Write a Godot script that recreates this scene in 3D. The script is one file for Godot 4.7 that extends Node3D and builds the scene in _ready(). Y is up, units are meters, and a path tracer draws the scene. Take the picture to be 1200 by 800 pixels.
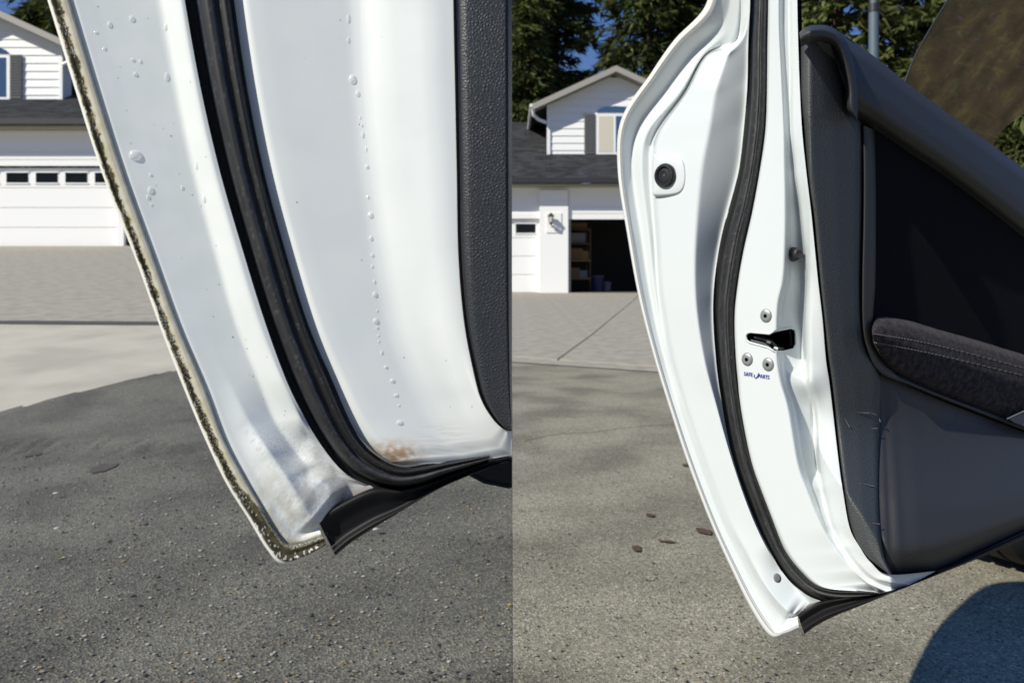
extends Node3D
# Two white car doors standing open in front of two alike houses, seen on a bright day.
# The point the pictures were taken from: 0.72 m above the ground at the origin. pt() turns a traced direction and a depth in metres into a place.

const EYE := 0.72
const FOCAL := 900.0
const HORIZON := 330.0

var M := {}
var used := {}
var rng := RandomNumberGenerator.new()


func pt(px: float, py: float, d: float) -> Vector3:
	return Vector3((px - 600.0) * d / FOCAL, EYE - (py - HORIZON) * d / FOCAL, -d)


# ---------------------------------------------------------------- naming
func numbered(called: String) -> String:
	if not used.has(called):
		used[called] = 0
		return called
	used[called] += 1
	return "%s_%03d" % [called, used[called]]


func tag(o: Node3D, label := "", category := "", group := "", kind := "") -> Node3D:
	if label: o.set_meta("label", label)
	if category: o.set_meta("category", category)
	if group: o.set_meta("group", group)
	if kind: o.set_meta("kind", kind)
	return o


func thing(called: String, label: String, category: String, at := Vector3.ZERO, group := "") -> Node3D:
	var o := Node3D.new()
	o.name = numbered(called)
	add_child(o)
	o.position = at
	tag(o, label, category, group)
	return o


func obj(called: String, mesh: Mesh, mat: Material, parent: Node3D = null, at := Transform3D()) -> MeshInstance3D:
	var o := MeshInstance3D.new()
	o.mesh = mesh
	o.material_override = mat
	if parent == null:
		o.name = numbered(called)
		add_child(o)
	else:
		var k := 0
		var n := called
		while parent.has_node(n):
			k += 1
			n = "%s_%03d" % [called, k]
		o.name = n
		parent.add_child(o, true)
	o.transform = at
	return o


# ---------------------------------------------------------------- shapes
func cat(a: Vector2, b: Vector2, c: Vector2, d: Vector2, f: float) -> Vector2:
	return b.cubic_interpolate(c, a, d, f)


func along(pts: Array, t: float) -> Vector2:
	var k := pts.size()
	var i := clampi(int(floor(t)), 0, k - 2)
	var f := t - i
	var a: Vector2 = pts[maxi(i - 1, 0)]
	var b: Vector2 = pts[i]
	var c: Vector2 = pts[i + 1]
	var d: Vector2 = pts[mini(i + 2, k - 1)]
	return cat(a, b, c, d, f)


func rel_at(r, t: float) -> float:
	if r is Array:
		var i := clampi(int(floor(t)), 0, r.size() - 2)
		var f := smoothstep(0.0, 1.0, t - i)
		return lerpf(r[i], r[i + 1], f)
	return r


func profile(q: PackedFloat32Array, r: PackedFloat32Array, at: float) -> float:
	var k := q.size()
	if at <= q[0]: return r[0]
	for j in range(1, k):
		if at <= q[j]:
			return lerpf(r[j - 1], r[j], (at - q[j - 1]) / maxf(q[j] - q[j - 1], 1e-6))
	return r[k - 1]


# A pressed sheet through traced feature lines. curves: [[points], relief towards the viewer in metres (a number, or one for each station)], ...
func loft(curves: Array, n: int, subs: Array, soft: float, dep: Callable, col = null, hole = null) -> Dictionary:
	var kk: int = curves[0][0].size()
	var cols := 1
	for s in subs: cols += s
	var px := PackedVector2Array()
	var pos := PackedVector3Array()
	var colors := PackedColorArray()
	var uv := PackedVector2Array()
	for i in n + 1:
		var t := float(i) / n * (kk - 1)
		var cp := PackedVector2Array()
		var q := PackedFloat32Array()
		var r := PackedFloat32Array()
		for c in curves:
			var p := along(c[0], t)
			q.append(0.0 if cp.is_empty() else q[-1] + maxf(cp[-1].distance_to(p), 0.001))
			cp.append(p)
			r.append(rel_at(c[1], t))
		for j in curves.size() - 1:
			var last: int = subs[j] + (1 if j == curves.size() - 2 else 0)
			for s in last:
				var f: float = float(s) / subs[j]
				var p := cp[j].lerp(cp[j + 1], f)
				var at := lerpf(q[j], q[j + 1], f)
				var h := 0.0
				if soft > 0.0:
					for o in [-1.0, -0.6, -0.2, 0.2, 0.6, 1.0]:
						h += profile(q, r, at + o * soft)
					h /= 6.0
				else:
					h = profile(q, r, at)
				px.append(p)
				var w := pt(p.x, p.y, dep.call(p.x, p.y) - h)
				pos.append(w)
				uv.append(Vector2(w.x, -w.y))
				if col != null: colors.append(col.call(p.x, p.y, float(j) + f, t))
	return grid(n + 1, cols, pos, px, uv, colors, hole)


func grid(rows: int, cols: int, pos: PackedVector3Array, px := PackedVector2Array(), uv := PackedVector2Array(), colors := PackedColorArray(), hole = null, eye := Vector3(0, EYE, 0)) -> Dictionary:
	var nrm := PackedVector3Array()
	nrm.resize(pos.size())
	var idx := PackedInt32Array()
	var mid := (rows / 2) * cols + cols / 2
	for i in rows:
		for j in cols:
			var a := pos[i * cols + mini(j + 1, cols - 1)] - pos[i * cols + maxi(j - 1, 0)]
			var b := pos[mini(i + 1, rows - 1) * cols + j] - pos[maxi(i - 1, 0) * cols + j]
			var v := a.cross(b)
			nrm[i * cols + j] = v.normalized() if v.length() > 1e-14 else Vector3.ZERO
	var sgn := 1.0 if nrm[mid].dot(eye - pos[mid]) >= 0.0 else -1.0
	for i in nrm.size():
		if nrm[i] == Vector3.ZERO: nrm[i] = nrm[mid]
		nrm[i] *= sgn
	for i in rows - 1:
		for j in cols - 1:
			var a := i * cols + j
			if hole != null and hole.call((px[a] + px[a + cols + 1]) * 0.5): continue
			if sgn > 0.0:
				idx.append_array([a, a + cols, a + 1, a + 1, a + cols, a + cols + 1])
			else:
				idx.append_array([a, a + 1, a + cols, a + 1, a + cols + 1, a + cols])
	var arr := []
	arr.resize(Mesh.ARRAY_MAX)
	arr[Mesh.ARRAY_VERTEX] = pos
	arr[Mesh.ARRAY_NORMAL] = nrm
	if uv.size(): arr[Mesh.ARRAY_TEX_UV] = uv
	if colors.size(): arr[Mesh.ARRAY_COLOR] = colors
	arr[Mesh.ARRAY_INDEX] = idx
	var m := ArrayMesh.new()
	m.add_surface_from_arrays(Mesh.PRIMITIVE_TRIANGLES, arr)
	return {"mesh": m, "px": px, "pos": pos, "nrm": nrm}


# the frame (origin, outward z) of the vertex nearest to a traced spot
func spot(surface: Dictionary, x: float, y: float) -> Transform3D:
	var best := 0
	var least := 1e9
	var all: PackedVector2Array = surface.px
	var w := Vector2(x, y)
	for i in all.size():
		var d := all[i].distance_squared_to(w)
		if d < least:
			least = d
			best = i
	var p: Vector3 = surface.pos[best]
	var k := -p.z
	var n: Vector3 = surface.nrm[best]
	var on := pt(x, y, k)
	on += n * (p - on).dot(n) * 0.0
	var e := Vector3(0, EYE, 0)
	var ray := (on - e).normalized()
	var den := ray.dot(n)
	if absf(den) > 0.05: on = e + ray * ((p - e).dot(n) / den)
	var right := Vector3.UP.cross(n).normalized()
	return Transform3D(Basis(right, n.cross(right), n), on)


func lathe(prof: Array, segs: int, sx := 1.0) -> ArrayMesh:   # prof: Vector2(radius, height along z)
	var pos := PackedVector3Array()
	for i in prof.size():
		for j in segs + 1:
			var a := TAU * j / segs
			pos.append(Vector3(cos(a) * prof[i].x * sx, sin(a) * prof[i].x, prof[i].y))
	var st := SurfaceTool.new()
	st.begin(Mesh.PRIMITIVE_TRIANGLES)
	var c := segs + 1
	for i in prof.size() - 1:
		for j in segs:
			var a := i * c + j
			for k in [a, a + c, a + 1, a + 1, a + c, a + c + 1]:
				st.set_smooth_group(i)
				st.add_vertex(pos[k])
	st.generate_normals()
	return flip_to(st.commit(), Vector3.ZERO)


# turn the faces of a closed or open mesh so that its normals point away from a middle point
func flip_to(m: ArrayMesh, _mid: Vector3) -> ArrayMesh:
	return m


func tri(st: SurfaceTool, a: Vector3, b: Vector3, c: Vector3, n: Vector3) -> void:
	if (b - a).cross(c - a).dot(n) > 0.0:
		var x := b
		b = c
		c = x
	st.set_normal(n)
	st.add_vertex(a)
	st.set_normal(n)
	st.add_vertex(b)
	st.set_normal(n)
	st.add_vertex(c)


func quad(st: SurfaceTool, a: Vector3, b: Vector3, c: Vector3, d: Vector3, n: Vector3) -> void:
	tri(st, a, b, c, n)
	tri(st, a, c, d, n)


func new_st() -> SurfaceTool:
	var st := SurfaceTool.new()
	st.begin(Mesh.PRIMITIVE_TRIANGLES)
	return st


# a flat outline (x, y) with thickness: front face at z = hi, back at z = lo
func slab(poly: PackedVector2Array, lo: float, hi: float) -> ArrayMesh:
	var st := new_st()
	var t := Geometry2D.triangulate_polygon(poly)
	for i in range(0, t.size(), 3):
		var a := poly[t[i]]
		var b := poly[t[i + 1]]
		var c := poly[t[i + 2]]
		tri(st, Vector3(a.x, a.y, hi), Vector3(b.x, b.y, hi), Vector3(c.x, c.y, hi), Vector3.BACK)
		tri(st, Vector3(a.x, a.y, lo), Vector3(b.x, b.y, lo), Vector3(c.x, c.y, lo), Vector3.FORWARD)
	var cw := Geometry2D.is_polygon_clockwise(poly)
	for i in poly.size():
		var a := poly[i]
		var b := poly[(i + 1) % poly.size()]
		var e := (b - a).normalized()
		var n := Vector3(e.y, -e.x, 0) * (-1.0 if cw else 1.0)
		quad(st, Vector3(a.x, a.y, lo), Vector3(b.x, b.y, lo), Vector3(b.x, b.y, hi), Vector3(a.x, a.y, hi), n)
	return st.commit()


func box(called: String, at: Vector3, size: Vector3, mat: Material, parent: Node3D = null) -> MeshInstance3D:
	var b := BoxMesh.new()
	b.size = size
	return obj(called, b, mat, parent, Transform3D(Basis(), at))


# a round tube along points
func tube(pts: Array, rad: Array, segs := 8, caps := true) -> ArrayMesh:
	var st := new_st()
	var rings := []
	var k := pts.size()
	var side := Vector3.ZERO
	for i in k:
		var d: Vector3 = (pts[mini(i + 1, k - 1)] - pts[maxi(i - 1, 0)]).normalized()
		if side == Vector3.ZERO:
			side = d.cross(Vector3.UP if absf(d.y) < 0.9 else Vector3.RIGHT).normalized()
		else:
			side = (side - d * side.dot(d)).normalized()
		var up := d.cross(side)
		var ring := []
		for j in segs:
			var a := TAU * j / segs
			var n := side * cos(a) + up * sin(a)
			ring.append([pts[i] + n * rad[i], n])
		rings.append(ring)
	for i in k - 1:
		for j in segs:
			var q := [rings[i][j], rings[i][(j + 1) % segs], rings[i + 1][(j + 1) % segs], rings[i + 1][j]]
			var n: Vector3 = (q[0][1] + q[1][1]).normalized()
			for o in [[0, 1, 2], [0, 2, 3]]:
				var a: Vector3 = q[o[0]][0]
				var b: Vector3 = q[o[1]][0]
				var c: Vector3 = q[o[2]][0]
				var seq: Array = o if (b - a).cross(c - a).dot(n) < 0.0 else [o[0], o[2], o[1]]
				for v in seq:
					st.set_normal(q[v][1])
					st.add_vertex(q[v][0])
	if caps:
		for e in [0, k - 1]:
			var dn: Vector3 = (pts[0] - pts[1]).normalized() if e == 0 else (pts[k - 1] - pts[k - 2]).normalized()
			for j in segs:
				tri(st, pts[e], rings[e][j][0], rings[e][(j + 1) % segs][0], dn)
	return st.commit()


# ---------------------------------------------------------------- materials
func noise(freq: float, kind := FastNoiseLite.TYPE_SIMPLEX_SMOOTH, oct := 4, sd := 1) -> FastNoiseLite:
	var n := FastNoiseLite.new()
	n.noise_type = kind
	n.frequency = freq
	n.fractal_octaves = oct
	n.seed = sd
	if oct <= 1: n.fractal_type = FastNoiseLite.FRACTAL_NONE
	return n


func ramp(stops: Array) -> Gradient:
	var g := Gradient.new()
	var offs := PackedFloat32Array()
	var cols := PackedColorArray()
	for s in stops:
		offs.append(s[0])
		cols.append(s[1])
	g.offsets = offs
	g.colors = cols
	return g


func ntex(n: FastNoiseLite, size: int, g: Gradient = null, bump := 0.0) -> NoiseTexture2D:
	var t := NoiseTexture2D.new()
	t.width = size
	t.height = size
	t.seamless = true
	t.noise = n
	if bump > 0.0:
		t.as_normal_map = true
		t.bump_strength = bump
	elif g:
		t.color_ramp = g
	return t


func grey(v: float) -> Color:
	return Color(v, v, v).linear_to_srgb()


func lin(r: float, g: float, b: float) -> Color:
	return Color(r, g, b).linear_to_srgb()


func mat(called: String, c: Color, rough: float, spec := 0.5) -> StandardMaterial3D:
	var m := StandardMaterial3D.new()
	m.resource_name = called
	m.albedo_color = c
	m.roughness = rough
	m.metallic_specular = spec
	M[called] = m
	return m


func tri1(m: StandardMaterial3D, scale: float, world := true) -> void:
	m.uv1_triplanar = true
	m.uv1_world_triplanar = world
	m.uv1_scale = Vector3.ONE * scale


func tri2(m: StandardMaterial3D, t: Texture2D, scale: float, mode := BaseMaterial3D.BLEND_MODE_MUL) -> void:
	m.detail_enabled = true
	m.detail_albedo = t
	m.detail_blend_mode = mode
	m.detail_uv_layer = BaseMaterial3D.DETAIL_UV_2
	m.uv2_triplanar = true
	m.uv2_world_triplanar = true
	m.uv2_scale = Vector3.ONE * scale


func stones(called: String, dark: Color, mean: Color, light: Color, tile: float, rough: float, bump: float, big: Texture2D, sd: int, accent: Color) -> void:
	var cell := noise(0.085, FastNoiseLite.TYPE_CELLULAR, 1, sd)
	cell.cellular_return_type = FastNoiseLite.RETURN_CELL_VALUE
	cell.cellular_jitter = 1.0
	var m := mat(called, Color.WHITE, rough, 0.35)
	m.albedo_texture = ntex(cell, 1024, ramp([[0.0, dark], [0.3, mean.lerp(dark, 0.35)], [0.55, mean], [0.8, mean.lerp(light, 0.45)], [0.955, light], [0.985, accent], [1.0, light]]))
	var dist := noise(0.085, FastNoiseLite.TYPE_CELLULAR, 1, sd)
	dist.cellular_return_type = FastNoiseLite.RETURN_DISTANCE
	m.normal_enabled = true
	m.normal_texture = ntex(dist, 1024, null, bump)
	m.normal_scale = 1.0
	tri1(m, 1.0 / tile)
	tri2(m, big, 0.23)


func materials() -> void:
	# car paint
	var p := mat("white_paint", lin(0.615, 0.655, 0.66), 0.32)
	p.clearcoat_enabled = true
	p.clearcoat = 0.7
	p.clearcoat_roughness = 0.06
	p = mat("painted_colours", Color.WHITE, 0.5, 0.4)
	p.vertex_color_use_as_albedo = true
	p.clearcoat_enabled = true
	p.clearcoat = 0.15
	p.clearcoat_roughness = 0.2
	p = mat("grimy_hem", Color.WHITE, 0.8, 0.3)
	p.vertex_color_use_as_albedo = true
	mat("seal_rubber", Color.WHITE, 0.5, 0.45).vertex_color_use_as_albedo = true
	mat("strip_rubber", lin(0.010, 0.010, 0.011), 0.55, 0.35)
	mat("black_gap", lin(0.004, 0.004, 0.005), 0.9, 0.1)
	# moulded plastics
	var grain := noise(0.07, FastNoiseLite.TYPE_CELLULAR, 1, 5)
	grain.cellular_return_type = FastNoiseLite.RETURN_DISTANCE2_SUB
	grain.cellular_jitter = 1.0
	var grain_map := ntex(grain, 512, null, 2.6)
	var grain_big := ntex(grain, 512, null, 3.6)
	var fine := ntex(noise(0.09, FastNoiseLite.TYPE_SIMPLEX, 3, 8), 512, null, 7.0)
	p = mat("leather_plastic", lin(0.020, 0.024, 0.030), 0.48, 0.5)
	p.normal_enabled = true
	p.normal_texture = grain_map
	tri1(p, 15.0)
	p = mat("pillar_plastic", lin(0.052, 0.057, 0.058), 0.55, 0.5)
	p.normal_enabled = true
	p.normal_texture = grain_big
	tri1(p, 11.0)
	p = mat("pad_plastic", lin(0.029, 0.030, 0.032), 0.55, 0.5)
	p.normal_enabled = true
	p.normal_texture = grain_big
	p.normal_scale = 0.7
	tri1(p, 11.0)
	p = mat("card_plastic", lin(0.030, 0.0305, 0.031), 0.55, 0.5)
	p.normal_enabled = true
	p.normal_texture = grain_big
	p.normal_scale = 0.5
	tri1(p, 11.0)
	mat("smooth_plastic", lin(0.024, 0.0245, 0.026), 0.5, 0.5)
	p = mat("suede", lin(0.062, 0.054, 0.060), 0.95, 0.2)
	p.rim_enabled = true
	p.rim = 0.25
	p.albedo_texture = ntex(noise(0.02, FastNoiseLite.TYPE_SIMPLEX, 5, 12), 512, ramp([[0.2, Color(0.55, 0.55, 0.55)], [0.8, Color(1, 1, 1)]]))
	p.normal_enabled = true
	p.normal_texture = fine
	p.normal_scale = 0.5
	tri1(p, 8.0)
	p = mat("dark_fabric", lin(0.007, 0.0085, 0.011), 0.9, 0.2)
	p.normal_enabled = true
	p.normal_texture = fine
	tri1(p, 14.0)
	mat("thread", lin(0.22, 0.20, 0.19), 0.8)
	mat("steel", lin(0.42, 0.43, 0.42), 0.35).metallic = 0.7
	mat("screw_steel", lin(0.30, 0.31, 0.32), 0.45).metallic = 0.5
	mat("bumper_rubber", lin(0.014, 0.014, 0.016), 0.4, 0.5)
	mat("blue_print", lin(0.03, 0.04, 0.30), 0.5)
	var w := mat("water", Color(1, 1, 1, 0.34), 0.06, 0.7)
	w.transparency = BaseMaterial3D.TRANSPARENCY_ALPHA
	mat("scuff", lin(0.20, 0.21, 0.22), 0.7)
	mat("speck", lin(0.03, 0.03, 0.028), 0.9)
	# ground
	var big := ntex(noise(0.012, FastNoiseLite.TYPE_SIMPLEX, 5, 31), 512, ramp([[0.15, grey(0.62)], [0.4, grey(0.80)], [0.6, grey(0.92)], [0.85, grey(1.06)]]))
	stones("dry_asphalt", lin(0.155, 0.140, 0.104), lin(0.290, 0.265, 0.198), lin(0.42, 0.39, 0.30), 0.34, 0.9, 4.0, big, 3, lin(0.56, 0.51, 0.40))
	stones("painted_shade_asphalt", lin(0.090, 0.085, 0.066), lin(0.162, 0.152, 0.118), lin(0.235, 0.22, 0.17), 0.5, 0.48, 4.5, big, 6, lin(0.32, 0.26, 0.14))  # shade on the left ground is put into this darker colour
	p = mat("concrete", lin(0.42, 0.385, 0.315), 0.9, 0.3)
	p.albedo_texture = ntex(noise(0.01, FastNoiseLite.TYPE_SIMPLEX, 6, 15), 512, ramp([[0.2, grey(0.80)], [0.45, grey(0.91)], [0.8, grey(1.0)]]))
	tri1(p, 0.8)
	tri2(p, ntex(noise(0.2, FastNoiseLite.TYPE_SIMPLEX, 2, 4), 512, ramp([[0.2, grey(0.75)], [0.8, grey(1.0)]])), 2.3)
	p = mat("pale_pavement", lin(0.48, 0.445, 0.365), 0.9, 0.3)
	p.albedo_texture = M["concrete"].albedo_texture
	tri1(p, 0.2)
	mat("leaf_litter", lin(0.085, 0.045, 0.030), 0.9)
	mat("stain", lin(0.085, 0.070, 0.060), 0.7)
	mat("grit", Color.WHITE, 0.85, 0.3).vertex_color_use_as_albedo = true
	mat("pebble", lin(0.42, 0.40, 0.34), 0.8)
	# houses
	mat("siding", lin(0.88, 0.88, 0.87), 0.6)
	mat("trim_white", lin(0.88, 0.88, 0.87), 0.5)
	mat("soffit", lin(0.30, 0.28, 0.22), 0.8)
	mat("gutter_dark", lin(0.03, 0.03, 0.033), 0.5)
	mat("rake_grey", lin(0.34, 0.32, 0.29), 0.6)
	mat("shutter_grey", lin(0.12, 0.125, 0.125), 0.7)
	mat("curtain", lin(0.62, 0.58, 0.48), 0.9)
	mat("arch_blue", lin(0.05, 0.10, 0.20), 0.15)
	mat("dark_pane", lin(0.008, 0.010, 0.012), 0.12, 0.3)
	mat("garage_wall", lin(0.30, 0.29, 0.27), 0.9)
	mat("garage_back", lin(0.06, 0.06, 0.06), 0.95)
	p = mat("shingle", lin(0.075, 0.078, 0.086), 0.95, 0.2)
	p.albedo_texture = ntex(noise(0.05, FastNoiseLite.TYPE_SIMPLEX, 4, 22), 512, ramp([[0.2, grey(0.45)], [0.8, grey(1.0)]]))
	tri1(p, 0.9)
	var tabs := mat("shingle_tabs", Color.WHITE, 0.95, 0.2)
	tabs.vertex_color_use_as_albedo = true
	tabs.albedo_texture = p.albedo_texture
	tri1(tabs, 2.1)
	mat("lamp_metal", lin(0.02, 0.02, 0.022), 0.5)
	mat("lamp_glass", Color(0.9, 0.9, 0.85, 0.25), 0.1).transparency = BaseMaterial3D.TRANSPARENCY_ALPHA
	mat("shelf_wood", lin(0.09, 0.055, 0.035), 0.8)
	mat("box_brown", lin(0.22, 0.13, 0.07), 0.9)
	mat("box_yellow", lin(0.25, 0.17, 0.03), 0.7)
	mat("box_blue", lin(0.07, 0.075, 0.15), 0.7)
	mat("box_white", lin(0.20, 0.20, 0.22), 0.7)
	mat("pole_paint", lin(0.085, 0.12, 0.15), 0.5)
	mat("bark", lin(0.045, 0.034, 0.026), 0.95)
	p = mat("needles", Color.WHITE, 0.75, 0.25)
	p.vertex_color_use_as_albedo = true
	p.backlight_enabled = true
	p.backlight = lin(0.18, 0.22, 0.06)
	mat("tyre_rubber", lin(0.016, 0.016, 0.017), 0.75)
	mat("wheel_alloy", lin(0.38, 0.38, 0.39), 0.4).metallic = 0.6
	p = mat("painted_reflection_glass", Color(1.0, 0.93, 0.8, 0.66), 0.6, 0.12)  # trees reflected in the pane are painted as its brown mottled colour
	p.transparency = BaseMaterial3D.TRANSPARENCY_ALPHA
	p.albedo_texture = ntex(noise(0.018, FastNoiseLite.TYPE_SIMPLEX, 6, 44), 512, ramp([[0.2, lin(0.14, 0.118, 0.085)], [0.42, lin(0.175, 0.145, 0.105)], [0.55, lin(0.205, 0.160, 0.118)], [0.7, lin(0.225, 0.190, 0.115)], [0.9, lin(0.29, 0.26, 0.15)]]))
	p.uv1_scale = Vector3(0.9, 2.6, 1)


# ---------------------------------------------------------------- ground
func height(x: float, d: float) -> float:
	var l := clampf(0.1 * (d - 4.0), 0.0, 1.65)
	var r := clampf(0.025 * (d - 7.0), 0.0, 0.3875)
	if d <= 4.0: return 0.0
	return lerpf(r, l, 1.0 - smoothstep(-0.35 * d, -0.08 * d, x))


func sheet(xs: Array, near: Callable, far: Callable, rows: Array, lift: float, even := true) -> ArrayMesh:
	var pos := PackedVector3Array()
	for f in rows:
		for x in xs:
			var d: float = lerpf(near.call(x), far.call(x), f)
			pos.append(Vector3(x, height(x, d) + (lift if even else (0.0012 if d < 3.3 else lerpf(lift, 0.0012, smoothstep(-0.9, -0.42, x)))), -d))
	return grid(rows.size(), xs.size(), pos, PackedVector2Array(), PackedVector2Array(), PackedColorArray(), null, Vector3(0, 500, 0)).mesh


func steps(a: float, b: float, n: int) -> Array:
	var o := []
	for i in n + 1: o.append(lerpf(a, b, float(i) / n))
	return o


func ground() -> void:
	var xs := [-400.0, -150.0]
	xs.append_array(steps(-44, 44, 352))
	xs.append_array([150.0, 400.0])
	var ds := [-300.0, -60.0, -12.0]
	ds.append_array(steps(-6, 50, 224))
	ds.append_array([120.0, 500.0])
	var pos := PackedVector3Array()
	for d in ds:
		for x in xs: pos.append(Vector3(x, height(x, d), -d))
	var g := obj("asphalt_ground", grid(ds.size(), xs.size(), pos, PackedVector2Array(), PackedVector2Array(), PackedColorArray(), null, Vector3(0, 900, 0)).mesh, M["dry_asphalt"])
	tag(g, "grey worn asphalt ground running from under the doors to the houses", "", "", "structure")
	var fn := func(_x): return 3.5
	var ff := func(_x): return 7.15
	var pv := obj("pavement", sheet(steps(-14, -1.6, 60), fn, ff, steps(0, 1, 20), 0.008), M["pale_pavement"])
	tag(pv, "pale dry pavement between the asphalt with painted shade and the left driveway", "", "", "structure")
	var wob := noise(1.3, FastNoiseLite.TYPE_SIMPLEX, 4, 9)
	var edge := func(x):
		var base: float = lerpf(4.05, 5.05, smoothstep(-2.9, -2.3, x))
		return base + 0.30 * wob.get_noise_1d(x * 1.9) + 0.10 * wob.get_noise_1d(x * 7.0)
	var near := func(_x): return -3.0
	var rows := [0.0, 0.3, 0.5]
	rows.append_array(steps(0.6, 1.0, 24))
	var painted_shade := obj("painted_shade_asphalt", sheet(steps(-9, 0.0, 300), near, edge, rows, 0.016, false), M["painted_shade_asphalt"])  # sheet coloured darker to stand for shade under the left door
	tag(painted_shade, "asphalt darkened with painted shade with a wavy edge under the left car door", "", "", "structure")
	var cl := []
	var cw := []
	for q in [[-6.2, 7.33], [-5.3, 7.22], [-4.6, 7.18], [-4.0, 7.15], [-3.2, 7.12]]:
		cl.append(Vector3(q[0], height(q[0], q[1]) + 0.006, -q[1]))
		cw.append(0.012 + 0.016 * float(cl.size() > 1) + 0.01 * float(cl.size() > 2))  # solid dark tube laid along the driveway lip
	tag(obj("kerb_strip", tube(cl, cw, 6), M["garage_back"]), "dark strip where the left driveway lip meets the pale pavement", "", "", "structure")
	# right driveway: four concrete slabs with open joints
	var dr := Node3D.new()
	dr.name = "driveway"
	add_child(dr)
	tag(dr, "cracked pale concrete driveway in front of the open garage", "", "", "structure")
	var corner := Vector2(0.965, 9.33)
	for poly in [
		[Vector2(-0.45, 9.78), corner, Vector2(2.88, 18.1), Vector2(3.75, 22.44), Vector2(-0.45, 22.44)],
		[corner, Vector2(9.5, 7.4), Vector2(9.5, 22.44), Vector2(3.75, 22.44), Vector2(2.88, 18.1)],
		[Vector2(-0.45, 7.55), Vector2(0.42, 7.0), corner, Vector2(-0.45, 9.78)],
		[Vector2(0.42, 7.0), Vector2(1.3, 6.4), Vector2(9.5, 5.0), Vector2(9.5, 7.4), corner]]:
		slab_piece(PackedVector2Array(poly), dr, 0.014)
	var gut := obj("gutter_strip", sheet(steps(-0.45, 9.0, 90), func(x): return drive_edge(x) - 0.42, func(x): return drive_edge(x) - 0.02, [0.0, 0.5, 1.0], 0.007), M["concrete"])
	tag(gut, "narrow pale gutter strip along the edge of the right driveway", "", "", "structure")
	# left driveway with its raised lip
	var dl := Node3D.new()
	dl.name = numbered("driveway_slope")
	add_child(dl)
	tag(dl, "sloping concrete driveway up to the closed garage door", "", "", "structure")
	for poly in [
		[Vector2(-17, 7.6), Vector2(-3.1, 7.1), Vector2(-4.4, 11.8), Vector2(-17, 12.2)],
		[Vector2(-17, 12.2), Vector2(-4.4, 11.8), Vector2(-6.5, 20.42), Vector2(-17, 20.42)]]:
		slab_piece(PackedVector2Array(poly), dl, 0.03)


func drive_edge(x: float) -> float:
	return lerpf(7.55, 6.4, (x + 0.45) / 1.75) if x < 1.3 else lerpf(6.4, 5.0, (x - 1.3) / 8.2)


func slab_piece(poly: PackedVector2Array, parent: Node3D, lift: float) -> void:
	var inner := Geometry2D.offset_polygon(poly, -0.009)[0]
	var st := new_st()
	# cut into cells so that the slab follows the slope
	for iz in 9:
		for ix in 9:
			var lo := Vector2(-18 + ix * 3.1, 4.0 + iz * 2.1)
			var cell := PackedVector2Array([lo, lo + Vector2(3.1, 0), lo + Vector2(3.1, 2.1), lo + Vector2(0, 2.1)])
			for piece in Geometry2D.intersect_polygons(inner, cell):
				var t := Geometry2D.triangulate_polygon(piece)
				for i in range(0, t.size(), 3):
					var v := []
					for k in 3:
						var q: Vector2 = piece[t[i + k]]
						v.append(Vector3(q.x, height(q.x, q.y) + lift, -q.y))
					var n: Vector3 = (v[1] - v[0]).cross(v[2] - v[0]).normalized()
					tri(st, v[0], v[1], v[2], n if n.y > 0 else -n)
	for i in inner.size():
		var a := inner[i]
		var b := inner[(i + 1) % inner.size()]
		var a1 := Vector3(a.x, height(a.x, a.y) + lift, -a.y)
		var b1 := Vector3(b.x, height(b.x, b.y) + lift, -b.y)
		var n := (b1 - a1).cross(Vector3.UP).normalized()
		var mid := Vector2.ZERO
		for q in inner: mid += q / inner.size()
		if n.dot(Vector3((a.x + b.x) / 2 - mid.x, 0, -(a.y + b.y) / 2 + mid.y)) < 0: n = -n
		quad(st, a1, b1, b1 - Vector3(0, 0.08, 0), a1 - Vector3(0, 0.08, 0), n)
	obj("slab", st.commit(), M["concrete"], parent)


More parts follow.
